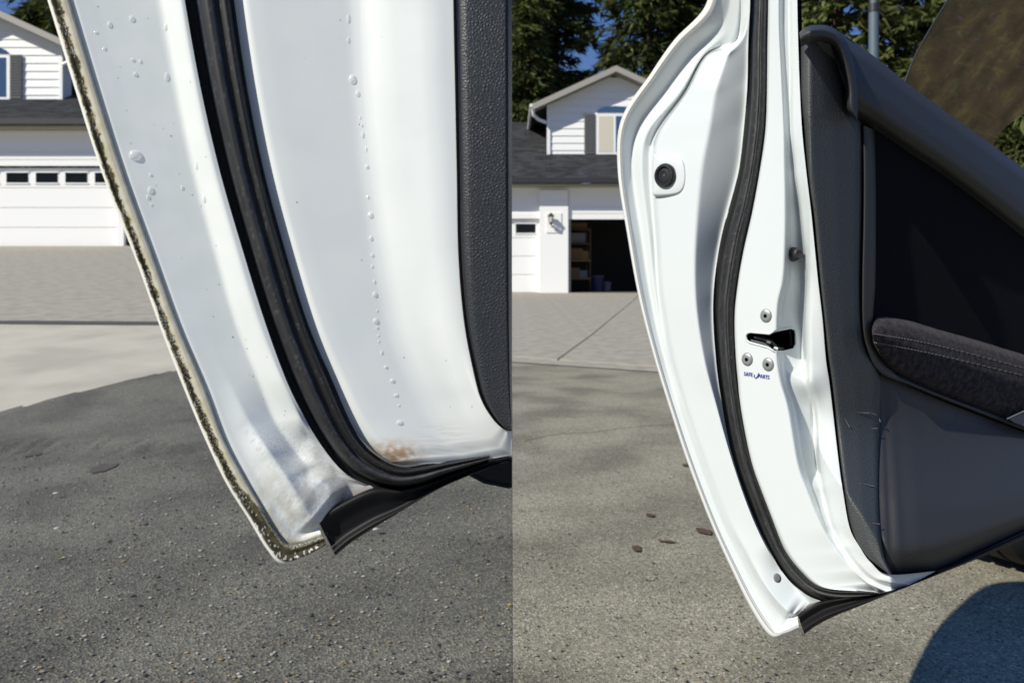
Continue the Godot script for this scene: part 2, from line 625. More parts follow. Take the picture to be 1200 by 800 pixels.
# ---------------------------------------------------------------- houses
func house(called: String, label: String, at: Vector3, open: bool, wall_left: float) -> Node3D:
	var h := thing(called, label, "house", at, "houses behind the car doors")
	var ws: Material = M["siding"]
	var tw: Material = M["trim_white"]
	rng.seed = 91
	# garage storey
	if open:
		garage_door(h, wall_left + 0.15, -2.45, 2.17)
	else:
		box("wall", Vector3((wall_left - 2.45) / 2, 1.45, -0.06), Vector3(-2.45 - wall_left, 2.9, 0.12), ws, h)
	box("pillar", Vector3(-2.03, 1.5, -0.0), Vector3(0.84, 3.0, 0.2), tw, h)
	box("header", Vector3(1.77, 2.62, -0.06), Vector3(6.72, 0.88, 0.1), ws, h)
	box("header_trim", Vector3(1.77, 2.235, -0.0), Vector3(6.72, 0.15, 0.03), tw, h)
	box("header_trim", Vector3(1.77, 2.42, -0.004), Vector3(6.72, 0.16, 0.03), tw, h)
	if open:
		box("header", Vector3((wall_left - 2.45) / 2, 2.62, -0.06), Vector3(-2.45 - wall_left, 0.88, 0.1), ws, h)
		box("header_trim", Vector3((wall_left - 2.45) / 2, 2.26, -0.0), Vector3(-2.45 - wall_left, 0.16, 0.03), tw, h)
		# the garage room
		var gw: Material = M["garage_wall"]
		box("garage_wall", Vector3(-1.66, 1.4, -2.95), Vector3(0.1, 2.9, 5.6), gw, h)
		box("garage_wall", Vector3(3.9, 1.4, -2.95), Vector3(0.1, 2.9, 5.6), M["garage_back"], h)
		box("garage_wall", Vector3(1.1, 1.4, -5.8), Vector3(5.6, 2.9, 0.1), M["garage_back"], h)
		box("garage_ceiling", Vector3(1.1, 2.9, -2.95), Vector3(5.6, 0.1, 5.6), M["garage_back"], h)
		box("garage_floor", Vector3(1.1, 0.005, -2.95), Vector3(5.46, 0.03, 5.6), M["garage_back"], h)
		box("wall", Vector3(4.45, 1.08, -0.06), Vector3(1.1, 2.16, 0.1), ws, h)
		box("door_jamb", Vector3(-1.57, 1.08, -0.06), Vector3(0.08, 2.15, 0.14), M["rake_grey"], h)
	else:
		garage_door(h, -1.6, 4.72, 2.12)
		box("door_jamb", Vector3(4.8, 1.1, 0.0), Vector3(0.16, 2.2, 0.12), tw, h)
	box("wall", Vector3(5.0, 1.45, -3.0), Vector3(0.14, 2.9, 6.0), ws, h) if open else box("wall", Vector3(5.15, 1.45, -3.0), Vector3(0.14, 2.9, 6.0), ws, h)
	# lower roof: courses of shingles, fascia and soffit
	var st := new_st()
	var x0 := wall_left - 0.5
	var x1 := 5.7
	for k in 46:
		var z := 0.5 - k * 0.142
		var y := 3.31 + 0.45 * (0.5 - z)
		var a := Vector3(x0, y + 0.007, z)
		var b := Vector3(x1, y + 0.007, z)
		var c := Vector3(x1, y + 0.064, z - 0.145)
		var d := Vector3(x0, y + 0.064, z - 0.145)
		var n := Vector3(0, 1, 0.38).normalized()
		var tabs := 38
		for q in tabs:
			var f0 := (q + (0.5 if k % 2 else 0.0)) / (tabs + 0.5)
			var f1 := minf(1.0, f0 + 1.0 / (tabs + 0.5))
			var g := rng.randf_range(0.62, 1.3)
			st.set_color(Color(0.075 * g, 0.077 * g, 0.083 * g))
			var dy := Vector3(0, rng.randf_range(0.0, 0.006), 0)
			quad(st, a.lerp(b, f0) + dy, a.lerp(b, f1) + dy, d.lerp(c, f1), d.lerp(c, f0), n)
		st.set_color(Color(0.04, 0.04, 0.045))
		quad(st, a, b, b - Vector3(0, 0.008, 0), a - Vector3(0, 0.008, 0), Vector3.BACK)
	tag(obj("shingle_roof", st.commit(), M["shingle_tabs"], h), "", "", "", "stuff")
	box("gutter", Vector3((x0 + x1) / 2, 3.235, 0.51), Vector3(x1 - x0, 0.15, 0.1), M["gutter_dark"], h)
	box("soffit", Vector3((x0 + x1) / 2, 3.12, 0.2), Vector3(x1 - x0, 0.05, 0.56), M["soffit"], h)
	box("frieze_board", Vector3((x0 + x1) / 2, 3.06, -0.05), Vector3(x1 - x0 - 0.6, 0.1, 0.1), M["siding"], h)
	# gable: clapboards one by one, clipped under the rake
	var gz := -1.9
	var half := 2.09
	var slope := 0.457
	var peak := 6.98
	var base := 4.27
	var bh := 0.232
	box("gable_wall", Vector3(0, 5.0, gz - 0.3), Vector3(half * 2 - 0.02, 1.9, 0.4), ws, h)
	for k in 12:
		var lo := base + k * bh
		var hi := lo + bh - 0.004
		var wl := minf(half, (peak - lo) / slope)
		var wh := minf(half, (peak - hi) / slope)
		if wh < 0.06: continue
		var sb := new_st()
		var outl := 0.026
		quad(sb, Vector3(-wl, lo, gz + outl), Vector3(wl, lo, gz + outl), Vector3(wh, hi, gz + 0.004), Vector3(-wh, hi, gz + 0.004), Vector3(0, 0.095, 1).normalized())
		quad(sb, Vector3(-wl, lo, gz + outl), Vector3(wl, lo, gz + outl), Vector3(wl, lo, gz - 0.09), Vector3(-wl, lo, gz - 0.09), Vector3.DOWN)
		quad(sb, Vector3(-wl, lo, gz + outl), Vector3(-wh, hi, gz), Vector3(-wh, hi, gz - 0.09), Vector3(-wl, lo, gz - 0.09), Vector3.LEFT)
		quad(sb, Vector3(wl, lo, gz + outl), Vector3(wh, hi, gz), Vector3(wh, hi, gz - 0.09), Vector3(wl, lo, gz - 0.09), Vector3.RIGHT)
		obj("siding_board", sb.commit(), ws, h)
	for s in [-1.0, 1.0]:
		box("corner_board", Vector3(s * (half + 0.0), 5.16, gz + 0.02), Vector3(0.1, 1.84, 0.09), tw, h)
	box("base_trim", Vector3(0, 4.22, gz + 0.03), Vector3(half * 2 + 0.28, 0.12, 0.12), tw, h)
	# gable roof planes with grey rakes
	for s in [-1.0, 1.0]:
		var ex: float = s * 2.62
		var ey := 7.08 - 2.62 * 0.457
		var rs := new_st()
		var zf := gz + 0.45
		var zb := -6.4
		var up := Vector3(s * 0.416, 0.91, 0).normalized()
		var p0 := Vector3(0, 7.08, zf)
		var p1 := Vector3(ex, ey, zf)
		var p2 := Vector3(ex, ey, zb)
		var p3 := Vector3(0, 7.08, zb)
		var dn := -up * 0.13
		quad(rs, p0, p1, p2, p3, up)
		quad(rs, p0 + dn, p1 + dn, p2 + dn, p3 + dn, -up)
		quad(rs, p1, p2, p2 + dn, p1 + dn, Vector3(s, 0, 0))
		obj("gable_roof", rs.commit(), M["shingle"], h)
		var rk := new_st()
		var f := Vector3(0, 0, 0.03)
		var dd := Vector3(0, -0.2, 0)
		var o := Vector3(0, -0.012, 0)
		quad(rk, p0 + f + o, p1 + f + o, p1 + f + dd, p0 + f + dd, Vector3.BACK)
		quad(rk, p0 + f + o, p1 + f + o, p1 + o - f, p0 + o - f, up)
		quad(rk, p0 + f + dd, p1 + f + dd, p1 + dd - f, p0 + dd - f, -up)
		obj("rake_board", rk.commit(), M["rake_grey"], h)
		var so := new_st()
		var d2 := Vector3(0, -0.19, 0)
		quad(so, p0 + d2, p1 + d2, p1 + d2 + Vector3(0, 0, -0.5), p0 + d2 + Vector3(0, 0, -0.5), -up)
		obj("rake_soffit", so.commit(), M["soffit"], h)
		obj("downspout", tube([Vector3(ex * 0.99, ey - 0.1, zf - 0.15), Vector3(ex * 0.985, ey - 0.3, zf - 0.2), Vector3(s * 2.42, ey - 0.42, gz + 0.12), Vector3(s * 2.16, ey - 0.52, gz + 0.09)], [0.055, 0.055, 0.055, 0.055]), tw, h)
		obj("roof_gutter", tube([Vector3(ex * 1.01, ey - 0.05, zf), Vector3(ex * 1.01, ey - 0.05, zb)], [0.055, 0.055]), tw, h)
	# window, fan light, shutters
	var win := Node3D.new()
	win.name = "window"
	h.add_child(win)
	win.position = Vector3(0, 0, gz)
	obj("frame", slab(PackedVector2Array([Vector2(-0.6, 4.36), Vector2(0.6, 4.36), Vector2(0.6, 5.66), Vector2(-0.6, 5.66)]), 0.0, 0.05), tw, win)
	for s in [-1.0, 1.0]:
		obj("pane", slab(PackedVector2Array([Vector2(s * 0.27 - 0.23, 4.44), Vector2(s * 0.27 + 0.23, 4.44), Vector2(s * 0.27 + 0.23, 5.58), Vector2(s * 0.27 - 0.23, 5.58)]), 0.04, 0.056), M["curtain"] if s < 0 else M["arch_blue"], win)
	var fan := PackedVector2Array()
	for k in 13:
		var a := PI * k / 12.0
		fan.append(Vector2(0.56 * cos(a), 5.7 + 0.2 * sin(a)))
	obj("fan_light", slab(fan, 0.0, 0.058), M["arch_blue"], win)
	for s in [-1.0, 1.0]:
		var sh := box("shutter", Vector3(s * 0.79, 5.03, gz + 0.06), Vector3(0.33, 1.26, 0.05), M["shutter_grey"], h)
		for k in 14:
			var sl := box("slat", Vector3(0, -0.55 + k * 0.085, 0.03), Vector3(0.26, 0.05, 0.02), M["shutter_grey"], sh)
			sl.rotation.x = 0.35
	# the rest of the upper storey and the main roof behind
	box("rear_wall", Vector3(3.3, 5.2, -4.2), Vector3(2.3, 2.3, 0.2), ws, h)
	var mr := new_st()
	for s in [1.0, -1.0]:
		var n := Vector3(0, 1, 0.5 * s).normalized()
		quad(mr, Vector3(-1.6, 6.2, -7.0 + 3.2 * s), Vector3(4.9, 6.2, -7.0 + 3.2 * s), Vector3(4.9, 7.4, -7.0), Vector3(-1.6, 7.4, -7.0), n)
	obj("main_roof", mr.commit(), M["shingle"], h)
	return h


func garage_door(h: Node3D, x0: float, x1: float, top: float) -> void:
	var gd := Node3D.new()
	gd.name = "garage_door"
	h.add_child(gd)
	gd.position = Vector3(0, 0, -0.12)
	var rows := 4
	var rh := top / rows
	var count := int(round((x1 - x0) / 0.83))
	var w := (x1 - x0) / count
	for r in rows:
		var y := (r + 0.5) * rh
		box("door_section", Vector3((x0 + x1) / 2, y, 0), Vector3(x1 - x0, rh - 0.012, 0.05), M["trim_white"], gd)
		for c in count:
			var x: float = x1 - (c + 0.5) * w
			if r == rows - 1:
				box("door_window", Vector3(x, y - 0.0, 0.026), Vector3(0.58, 0.27, 0.02), M["dark_pane"], gd)
				box("window_rail", Vector3(x, y + 0.15, 0.03), Vector3(0.64, 0.03, 0.04), M["trim_white"], gd)
				box("window_rail", Vector3(x, y - 0.15, 0.03), Vector3(0.64, 0.03, 0.04), M["trim_white"], gd)
	box("bottom_seal", Vector3((x0 + x1) / 2, 0.012, 0.0), Vector3(x1 - x0, 0.03, 0.06), M["rake_grey"], gd)


func lantern(at: Vector3) -> void:
	var l := thing("wall_lantern", "small black lantern mounted on the white pillar beside the open garage", "lamp", at)
	box("wall_plate", Vector3(0, -0.02, 0.012), Vector3(0.44, 0.58, 0.024), M["trim_white"], l)
	obj("bracket", tube([Vector3(-0.02, -0.12, 0.03), Vector3(-0.05, -0.16, 0.10), Vector3(-0.09, -0.08, 0.16), Vector3(-0.09, 0.0, 0.17)], [0.018, 0.018, 0.018, 0.018], 6), M["lamp_metal"], l)
	var t := Transform3D(Basis(Vector3.RIGHT, -PI / 2), Vector3(-0.09, 0.0, 0.17))
	obj("lamp_roof", lathe([Vector2(0.005, 0.26), Vector2(0.03, 0.24), Vector2(0.10, 0.16), Vector2(0.11, 0.15), Vector2(0.0, 0.15)], 12), M["lamp_metal"], l, t)
	obj("lamp_glass", lathe([Vector2(0.075, 0.15), Vector2(0.055, -0.04)], 8), M["lamp_glass"], l, t)
	obj("lamp_base", lathe([Vector2(0.0, -0.09), Vector2(0.05, -0.07), Vector2(0.06, -0.03), Vector2(0.0, -0.03)], 12), M["lamp_metal"], l, t)
	for k in 4:
		var a := TAU * k / 4 + 0.4
		obj("cage_bar", tube([Vector3(cos(a) * 0.078, 0.15, -sin(a) * 0.078), Vector3(cos(a) * 0.058, -0.04, -sin(a) * 0.058)], [0.008, 0.008], 5), M["lamp_metal"], l, Transform3D(Basis(), Vector3(-0.09, 0.0, 0.17)))


func garage_stuff(o: Vector3) -> void:
	var s := thing("shelf_unit", "brown wooden shelf unit against the left wall inside the open garage", "shelf", o + Vector3(-1.16, 0.0, -1.9))
	for y in [0.42, 0.98, 1.5, 1.95]:
		box("shelf", Vector3(0, y, 0), Vector3(0.72, 0.035, 1.2), M["shelf_wood"], s)
		box("shelf_lip", Vector3(0.0, y + 0.01, 0.61), Vector3(0.72, 0.05, 0.02), M["box_yellow"] if y < 1.2 else M["shelf_wood"], s)
	for x in [-0.34, 0.34]:
		for z in [-0.56, 0.56]:
			box("post", Vector3(x, 1.0, z), Vector3(0.045, 2.0, 0.045), M["shelf_wood"], s)
	var k := 0
	for b in [[-0.15, 0.44, 0.34, 0.3, "box_brown", "brown carton on the lowest shelf of the garage unit"], [0.14, 0.44, 0.24, 0.22, "box_white", "small white carton on the lowest shelf of the garage unit"], [-0.1, 1.0, 0.42, 0.34, "box_brown", "wide brown carton on the second garage shelf"], [0.2, 1.0, 0.2, 0.26, "box_yellow", "yellow box on the second garage shelf"], [-0.05, 1.52, 0.5, 0.3, "box_white", "pale carton on the third garage shelf"], [0.0, 1.97, 0.5, 0.16, "box_brown", "flat brown carton on top of the garage shelves"]]:
		var bx := thing("carton", b[5], "box", o + Vector3(-1.16 + b[0], b[1], -1.6), "boxes in the garage")
		box("body", Vector3(0, b[3] / 2, 0), Vector3(b[2], b[3], 0.4), M[b[4]], bx)
		box("lid", Vector3(0, b[3] + 0.012, 0), Vector3(b[2] + 0.015, 0.024, 0.415), M[b[4]], bx)
	for b in [[-0.42, 0.42, 0.5, "box_blue", "blue storage bin on the garage floor beside the shelves"], [-0.1, 0.26, 0.3, "box_white", "white bucket sized bin on the garage floor beside the blue bin"]]:
		var bin := thing("storage_bin", b[4], "bin", o + Vector3(b[0] - 0.1, 0.02, -2.1), "bins on the garage floor")
		obj("tub", lathe([Vector2(0.0, 0.0), Vector2(b[1] * 0.42, 0.0), Vector2(b[1] * 0.5, b[2])], 14), M[b[3]], bin, Transform3D(Basis(Vector3.RIGHT, -PI / 2), Vector3.ZERO))
		obj("lid", lathe([Vector2(b[1] * 0.54, b[2] - 0.03), Vector2(b[1] * 0.54, b[2]), Vector2(0.0, b[2] + 0.03)], 14), M["box_white"], bin, Transform3D(Basis(Vector3.RIGHT, -PI / 2), Vector3.ZERO))


# ---------------------------------------------------------------- trees
func conifer_meshes(sd: int, tall: float, wide: float, droop: float) -> Array:
	var r := RandomNumberGenerator.new()
	r.seed = sd
	var wood := new_st()
	var v := PackedVector3Array()
	var nn := PackedVector3Array()
	var cc := PackedColorArray()
	var limbs: Array[Mesh] = []
	var y := tall * 0.06
	while y < tall * 0.97:
		var f := y / tall
		var reach := wide * pow(1.0 - f, 0.75) * r.randf_range(0.7, 1.12) + 0.25
		for b in r.randi_range(4, 6):
			var a := r.randf() * TAU
			var len := reach * r.randf_range(0.55, 1.1)
			var out := Vector3(cos(a), 0, sin(a))
			var side := Vector3(-sin(a), 0, cos(a))
			var tip := droop * len * r.randf_range(0.6, 1.4)
			var p0 := Vector3(0, y, 0)
			limbs.append(tube([p0, p0 + out * len * 0.5 + Vector3(0, len * 0.05, 0), p0 + out * len + Vector3(0, -tip, 0)], [0.05 + 0.02 * len, 0.03, 0.01], 4, false))
			var tone := r.randf_range(0.55, 1.25)
			var many := int(9 + len * 11)
			for k in many:
				var s := pow(r.randf_range(0.06, 1.0), 0.7)
				var q := p0 + out * len * s + Vector3(0, len * 0.1 * sin(PI * s) - tip * s * s, 0)
				q += side * r.randf_range(-0.42, 0.42) * len * (1.05 - s) * 0.9 + Vector3(0, r.randf_range(-0.25, 0.08), 0)
				var dir := (out * r.randf_range(0.3, 1.1) + side * r.randf_range(-1.0, 1.0) + Vector3(0, r.randf_range(-0.95, 0.05), 0)).normalized()
				var l := r.randf_range(0.28, 0.62)
				var g := tone * r.randf_range(0.7, 1.3)
				var c := Color(0.085 * g * r.randf_range(0.85, 1.2), 0.105 * g, 0.035 * g)
				for e in 3:
					var w := dir.cross(Vector3(r.randf_range(-1, 1), r.randf_range(-1, 1), r.randf_range(-1, 1))).normalized()
					var d2 := (dir + w * r.randf_range(-0.5, 0.5)).normalized()
					var o := q + dir * l * (e * 0.25)
					var wd := w * r.randf_range(0.035, 0.08)
					var n := d2.cross(w).normalized()
					v.append_array([o + wd, o + d2 * l, o - wd])
					nn.append_array([n, n, n])
					cc.append_array([c, c, c])
		y += r.randf_range(0.32, 0.5) * (1.0 - 0.4 * f)
	for m in limbs: wood.append_from(m, 0, Transform3D())
	wood.append_from(tube([Vector3(0, -0.3, 0), Vector3(0, tall * 0.5, 0), Vector3(0, tall, 0)], [tall * 0.016, tall * 0.009, 0.02], 10), 0, Transform3D())
	var arr := []
	arr.resize(Mesh.ARRAY_MAX)
	arr[Mesh.ARRAY_VERTEX] = v
	arr[Mesh.ARRAY_NORMAL] = nn
	arr[Mesh.ARRAY_COLOR] = cc
	var cm := ArrayMesh.new()
	cm.add_surface_from_arrays(Mesh.PRIMITIVE_TRIANGLES, arr)
	return [wood.commit(), cm]


func trees() -> void:
	var kinds := [conifer_meshes(11, 24.0, 4.3, 0.28), conifer_meshes(23, 27.0, 3.9, 0.2), conifer_meshes(37, 19.0, 4.4, 0.35)]
	for t in TREES:
		var k: Array = kinds[t[2]]
		var d: float = t[1]
		var o := thing("conifer", t[4], "tree", Vector3(t[0], height(t[0], d) - 0.05, -d), "conifers behind the houses")
		obj("trunk", k[0], M["bark"], o)
		obj("crown", k[1], M["needles"], o)
		o.rotation.y = t[0] * 1.7 + d
		o.scale = Vector3.ONE * t[3]


const TREES := [
	[-0.6, 36.0, 0, 1.05, "dark tall conifer rising over the left end of the roof of the right house"],
	[2.1, 38.5, 1, 1.0, "slender dark conifer behind the left slope of the right gable"],
	[0.6, 33.5, 2, 0.72, "low bright green conifer at the left end of the right house's garage roof"],
	[6.3, 35.5, 0, 1.0, "sunlit conifer above the right slope of the right gable"],
	[8.6, 37.0, 1, 0.95, "shaded conifer showing just left of the top of the right car door"],
	[11.5, 27.0, 2, 1.0, "dark conifer directly behind the white window post of the right door"],
	[14.2, 26.0, 0, 0.9, "dark conifer just right of the grey pole"],
	[16.6, 24.0, 2, 0.95, "dark conifer seen past the left edge of the window glass"],
	[19.5, 25.5, 0, 0.95, "dark conifer behind the middle of the window glass"],
	[17.0, 21.0, 2, 0.8, "low dark conifer below the right corner of the window glass"],
	[22.5, 27.0, 1, 0.9, "dark conifer at the far right edge behind the window glass"],
	[-18.6, 34.0, 0, 0.85, "dark conifer peeping over the rake of the left house"],
	[-21.5, 36.0, 2, 0.9, "conifer behind the left house at the picture's left edge"],
	[-12.5, 38.0, 1, 0.9, "conifer behind the left house hidden by the near car door"],
]


# ---------------------------------------------------------------- the left door
func left_depth(px: float, _py: float) -> float:
	return 1.0 / (2.1277 + (600.0 - px) / 550.0 * 0.13)


func V(a: Array) -> Array:
	var o := []
	for i in range(0, a.size(), 2): o.append(Vector2(a[i], a[i + 1]))
	return o


func shifted(a: Array, dx: float, dy := 0.0) -> Array:
	var o := []
	for p in a: o.append(p + Vector2(dx, dy))
	return o


func mixed(a: Array, b: Array, f: float) -> Array:
	var o := []
	for i in a.size(): o.append(a[i].lerp(b[i], f))
	return o


func seal(left: Array, right: Array, lo: float, hi: float, size: float, n: int, dep: Callable, sd: int) -> Dictionary:
	var prof := [[0.0, -0.9], [0.05, -1.1], [0.20, -1.1], [0.25, 0.15], [0.31, 0.7], [0.43, 0.95], [0.56, 0.8], [0.61, 0.45], [0.655, 0.3], [0.69, 0.6], [0.8, 0.72], [0.88, 0.45], [0.93, -0.5], [1.0, -0.5]]
	var curves := []
	var subs := []
	for p in prof:
		curves.append([mixed(left, right, p[0]), lerpf(lo, hi, p[0]) + p[1] * size])
		subs.append(3)
	subs.pop_back()
	var wear := noise(0.05, FastNoiseLite.TYPE_SIMPLEX, 4, sd)
	var scratch := noise(0.4, FastNoiseLite.TYPE_SIMPLEX, 2, sd + 1)
	var col := func(px, py, j, t):
		var g := 0.010
		var run: float = wear.get_noise_2d(t * 22.0, j * 9.0)
		if j > 5.5 and j < 8.6: g = 0.042 + 0.022 * run + 0.006 * scratch.get_noise_2d(px, py)  # lighter band paints a highlight along the second lip
		elif j >= 3.0 and j <= 5.5: g = 0.024 + 0.010 * run
		elif j > 8.6 and j < 11.0: g = 0.013
		if j > 3.0 and scratch.get_noise_2d(px * 2.3 + 70.0, py * 1.1) > 0.66: g += 0.04
		g = maxf(g, 0.004)
		return Color(g, g, g * 1.05)
	return loft(curves, n, subs, 0.8, dep, col)


func left_door() -> void:
	var car := thing("car", "white car seen close up by its open door with mouldy hem and wet paint", "car", Vector3.ZERO, "white cars with an open door")
	var door := Node3D.new()
	door.name = "door"
	car.add_child(door)
	door.set_meta("label", "white open door with mouldy lower hem and grained black trim")
	car_shadow_block(car)
	var dep := left_depth
	var white := Color(0.755, 0.785, 0.78)
	var L0 := V([36,-60, 55,0, 86,100, 118,200, 157,300, 186,380, 213,450, 238,510, 264,565, 292,610, 312,643, 330,661, 356,655, 383,640])
	var L1 := V([48,-60, 66,0, 97,100, 127,200, 166,300, 195,380, 223,450, 248,508, 273,561, 300,603, 319,632, 335,649, 356,645, 381,634])
	var L2 := V([63,-60, 81,0, 111,100, 143,200, 179,300, 208,380, 238,450, 261,512, 284,556, 305,592, 320,618, 337,637, 355,636, 377,628])
	var L3 := V([72,-60, 90,0, 120,100, 152,200, 188,300, 218,380, 248,450, 272,508, 295,547, 314,580, 330,604, 344,622, 358,626, 374,619])
	var L3b := V([100,-60, 112,0, 142,100, 173,200, 208,300, 237,380, 264,440, 290,492, 316,532, 336,562, 352,588, 364,606, 372,611, 380,611])
	var L4 := V([178,-60, 188,0, 206,100, 227,200, 254,300, 277,380, 301,440, 322,492, 346,528, 362,548, 378,564, 388,578, 391,590, 390,600])
	var L4b := V([203,-60, 211,0, 228,100, 250,200, 278,300, 303,380, 328,442, 350,488, 364,516, 382,540, 398,556, 409,568, 405,580, 402,587])
	var L5 := V([207,-60, 216,0, 234,100, 257,200, 286,300, 311,380, 337,450, 361,497, 380,527, 400,551, 418,564, 434,569, 436,571, 437,572])
	# the folded hem, streaked with mould along its crease
	var mould := noise(0.35, FastNoiseLite.TYPE_SIMPLEX, 4, 3)
	var broad := noise(0.02, FastNoiseLite.TYPE_SIMPLEX, 3, 4)
	var hem_col := func(px, py, j, t):
		# j: 0 back, 1 outer edge, 2 crease, 3 seam
		var c := Color(0.62, 0.59, 0.47)
		var f: float = j - 1.0
		if f < 0.0: return Color(0.74, 0.74, 0.70)
		var grime: float = clampf(0.5 + 0.9 * mould.get_noise_2d(px * 2.2, py * 0.9), 0, 1)
		var density: float = smoothstep(-0.5, 1.2, t) * (0.88 + 0.5 * broad.get_noise_2d(px, py))
		var centre: float = lerpf(0.55, 0.72, 0.5 + 0.5 * broad.get_noise_1d(py * 1.3))
		var width: float = 0.40 + 0.14 * broad.get_noise_1d(py * 3.0 + 50.0)
		if t > 8.0:
			width = lerpf(width, 1.1, smoothstep(8.0, 10.0, t))
			centre = lerpf(centre, 1.0, smoothstep(8.0, 10.0, t))
			density = lerpf(density, 0.95, smoothstep(8.0, 10.0, t))
		var inside: float = 1.0 - smoothstep(width * 0.55, width, absf(f - centre))
		var k: float = smoothstep(0.42, 0.55, inside * density * 0.75 + (grime - 0.5) * 0.8 + 0.12 * inside)
		k = maxf(k, smoothstep(0.02, 0.30, inside + 0.10 * (grime - 0.5)) * smoothstep(7.6, 9.2, t))
		c = c.lerp(Color(0.36, 0.28, 0.11), clampf(0.35 + 1.1 * broad.get_noise_2d(px * 3.0, py * 2.0), 0, 0.85) * smoothstep(0.1, 0.4, f) * (0.35 + 0.65 * smoothstep(0.0, 0.5, inside)))
		var dark := Color(0.046, 0.042, 0.024).lerp(Color(0.095, 0.082, 0.040), clampf(0.35 + 1.0 * broad.get_noise_2d(px * 4.0 + 9.0, py * 3.0) + 0.3 * (grime - 0.5), 0, 1))
		c = c.lerp(dark, k)
		var chip: float = smoothstep(0.26, 0.31, mould.get_noise_2d(px * 0.42 + 300.0, py * 0.34) * (1.25 - 0.9 * f)) * smoothstep(7.0, 9.0, t)
		c = c.lerp(Color(0.74, 0.73, 0.68), chip * 0.9)
		if f < 0.32: c = c.lerp(Color(0.80, 0.80, 0.77), smoothstep(0.32, 0.18, f))
		if f > 1.25: c = c.lerp(Color(0.56, 0.54, 0.47), 0.6 * clampf(0.4 + mould.get_noise_2d(px, py), 0, 1))
		return c
	var hem := loft([[shifted(L0, 5), -0.03], [L0, 0.0], [mixed(L0, L1, 0.45), 0.0022], [L1, 0.0008], [mixed(L1, L2, 0.5), 0.0016], [mixed(L1, L2, 0.93), 0.0010], [L2, -0.0015]], 760, [3, 6, 6, 6, 6, 2], 1.0, dep, func(px, py, j, t): return hem_col.call(px, py, 0.0 if j < 1.0 else 1.0 + (j - 1.0) * 0.4, t))
	obj("hem", hem.mesh, M["grimy_hem"], door).set_meta("label", "mould streaked folded hem of the left door")
	# the painted frame between hem and seal
	var dirt := noise(0.25, FastNoiseLite.TYPE_SIMPLEX, 3, 14)
	var cloud := noise(0.012, FastNoiseLite.TYPE_SIMPLEX, 3, 17)
	var frame_col := func(px, py, j, t):
		var c := white.lerp(Color(0.64, 0.70, 0.675), clampf(0.5 + cloud.get_noise_2d(px, py), 0, 1) * 0.35)
		if j < 0.55: c = c.lerp(Color(0.10, 0.10, 0.08), (0.65 if j < 0.22 else 0.12) * clampf(0.6 + dirt.get_noise_2d(px * 2, py * 2), 0, 1))
		var low: float = smoothstep(7.0, 11.0, t)
		var g: float = clampf(0.35 + 1.3 * dirt.get_noise_2d(px, py * 1.1), 0, 1)
		if j < 2.0: c = c.lerp(Color(0.33, 0.30, 0.17), low * clampf(0.45 + 0.7 * g, 0, 1) * smoothstep(2.0, 0.5, j) * 0.85)
		c = c.lerp(Color(0.30, 0.30, 0.27), clampf(0.45 * low * (0.1 + dirt.get_noise_2d(px * 0.9, py * 0.9)), 0, 0.35))
		if t > 6.8 and j > 2.5: c = c.lerp(Color(0.20, 0.19, 0.17), clampf(0.5 * dirt.get_noise_2d(px * 1.3 + 40, py * 1.3), 0, 0.35) * smoothstep(6.8, 7.6, t))
		var smear: float = smoothstep(7.4, 9.5, t) * clampf(0.5 + 1.2 * cloud.get_noise_2d(px * 3.0 + 200.0, py * 2.2), 0, 1)
		c = c.lerp(Color(0.38, 0.34, 0.28), 0.5 * smear)
		c = c.lerp(Color(0.40, 0.22, 0.17), 0.5 * smoothstep(10.8, 12.5, t) * smoothstep(3.4, 4.6, j))
		return c
	var low := [-0.0025, -0.0025, -0.0025, -0.0025, -0.0025, -0.0025, -0.0025, -0.001, 0.003, 0.005, 0.005, 0.003, 0.000, -0.003]
	var frame := loft([[L2, -0.002], [mixed(L2, L3, 0.35), -0.0005], [L3, [-0.001,-0.001,-0.001,-0.001,-0.001,-0.001,-0.001,-0.001,-0.001,-0.001,-0.002,-0.003,-0.004,-0.004]], [L3b, low],
		[L4, [-0.006,-0.006,-0.006,-0.006,-0.006,-0.006,-0.006,-0.008,-0.009,-0.006,-0.002,-0.001,-0.004,-0.007]], [L4b, [0.003,0.003,0.003,0.003,0.003,0.003,0.003,0.000,-0.006,-0.007,-0.008,-0.009,-0.009,-0.009]], [L5, [0.002,0.002,0.002,0.002,0.002,0.002,0.002,-0.003,-0.007,-0.007,-0.008,-0.010,-0.010,-0.010]]], 330, [3, 3, 8, 18, 10, 4], 3.0, dep, frame_col)
	obj("door_frame", frame.mesh, M["painted_colours"], door)
	# seal
	var SL := V([207,-60, 216,0, 234,100, 257,200, 285,300, 310,380, 336,450, 361,498, 385,534, 407,556, 433,569, 460,576, 490,573, 522,560, 572,541])
	var SR := V([269,-60, 275,0, 290,100, 310,200, 337,300, 362,380, 391,450, 411,496, 428,522, 446,537, 463,545, 478,547, 497,544, 520,541, 574,533])
	obj("door_seal", seal(SL, SR, -0.004, 0.0, 0.008, 420, dep, 51).mesh, M["seal_rubber"], door)
	# inner panel
	var B0 := V([262,-60, 270,0, 285,100, 305,200, 332,300, 357,380, 385,445, 402,482, 418,508, 436,527, 450,538, 460,543])
	var B1 := V([269,-60, 276,0, 291,100, 311,200, 338,300, 363,380, 391,445, 409,482, 426,510, 444,530, 458,541, 470,545])
	var B1b := V([290,-60, 296,0, 311,100, 331,200, 356,300, 382,380, 411,445, 428,482, 446,506, 466,525, 484,536, 500,543])
	var B2 := V([418,-60, 420,0, 424,100, 432,200, 446,300, 462,380, 482,440, 498,470, 514,497, 528,518, 540,532, 550,542])
	var B3 := V([444,-60, 446,0, 452,100, 462,200, 478,300, 500,380, 528,440, 546,470, 560,494, 574,512, 586,524, 600,533])
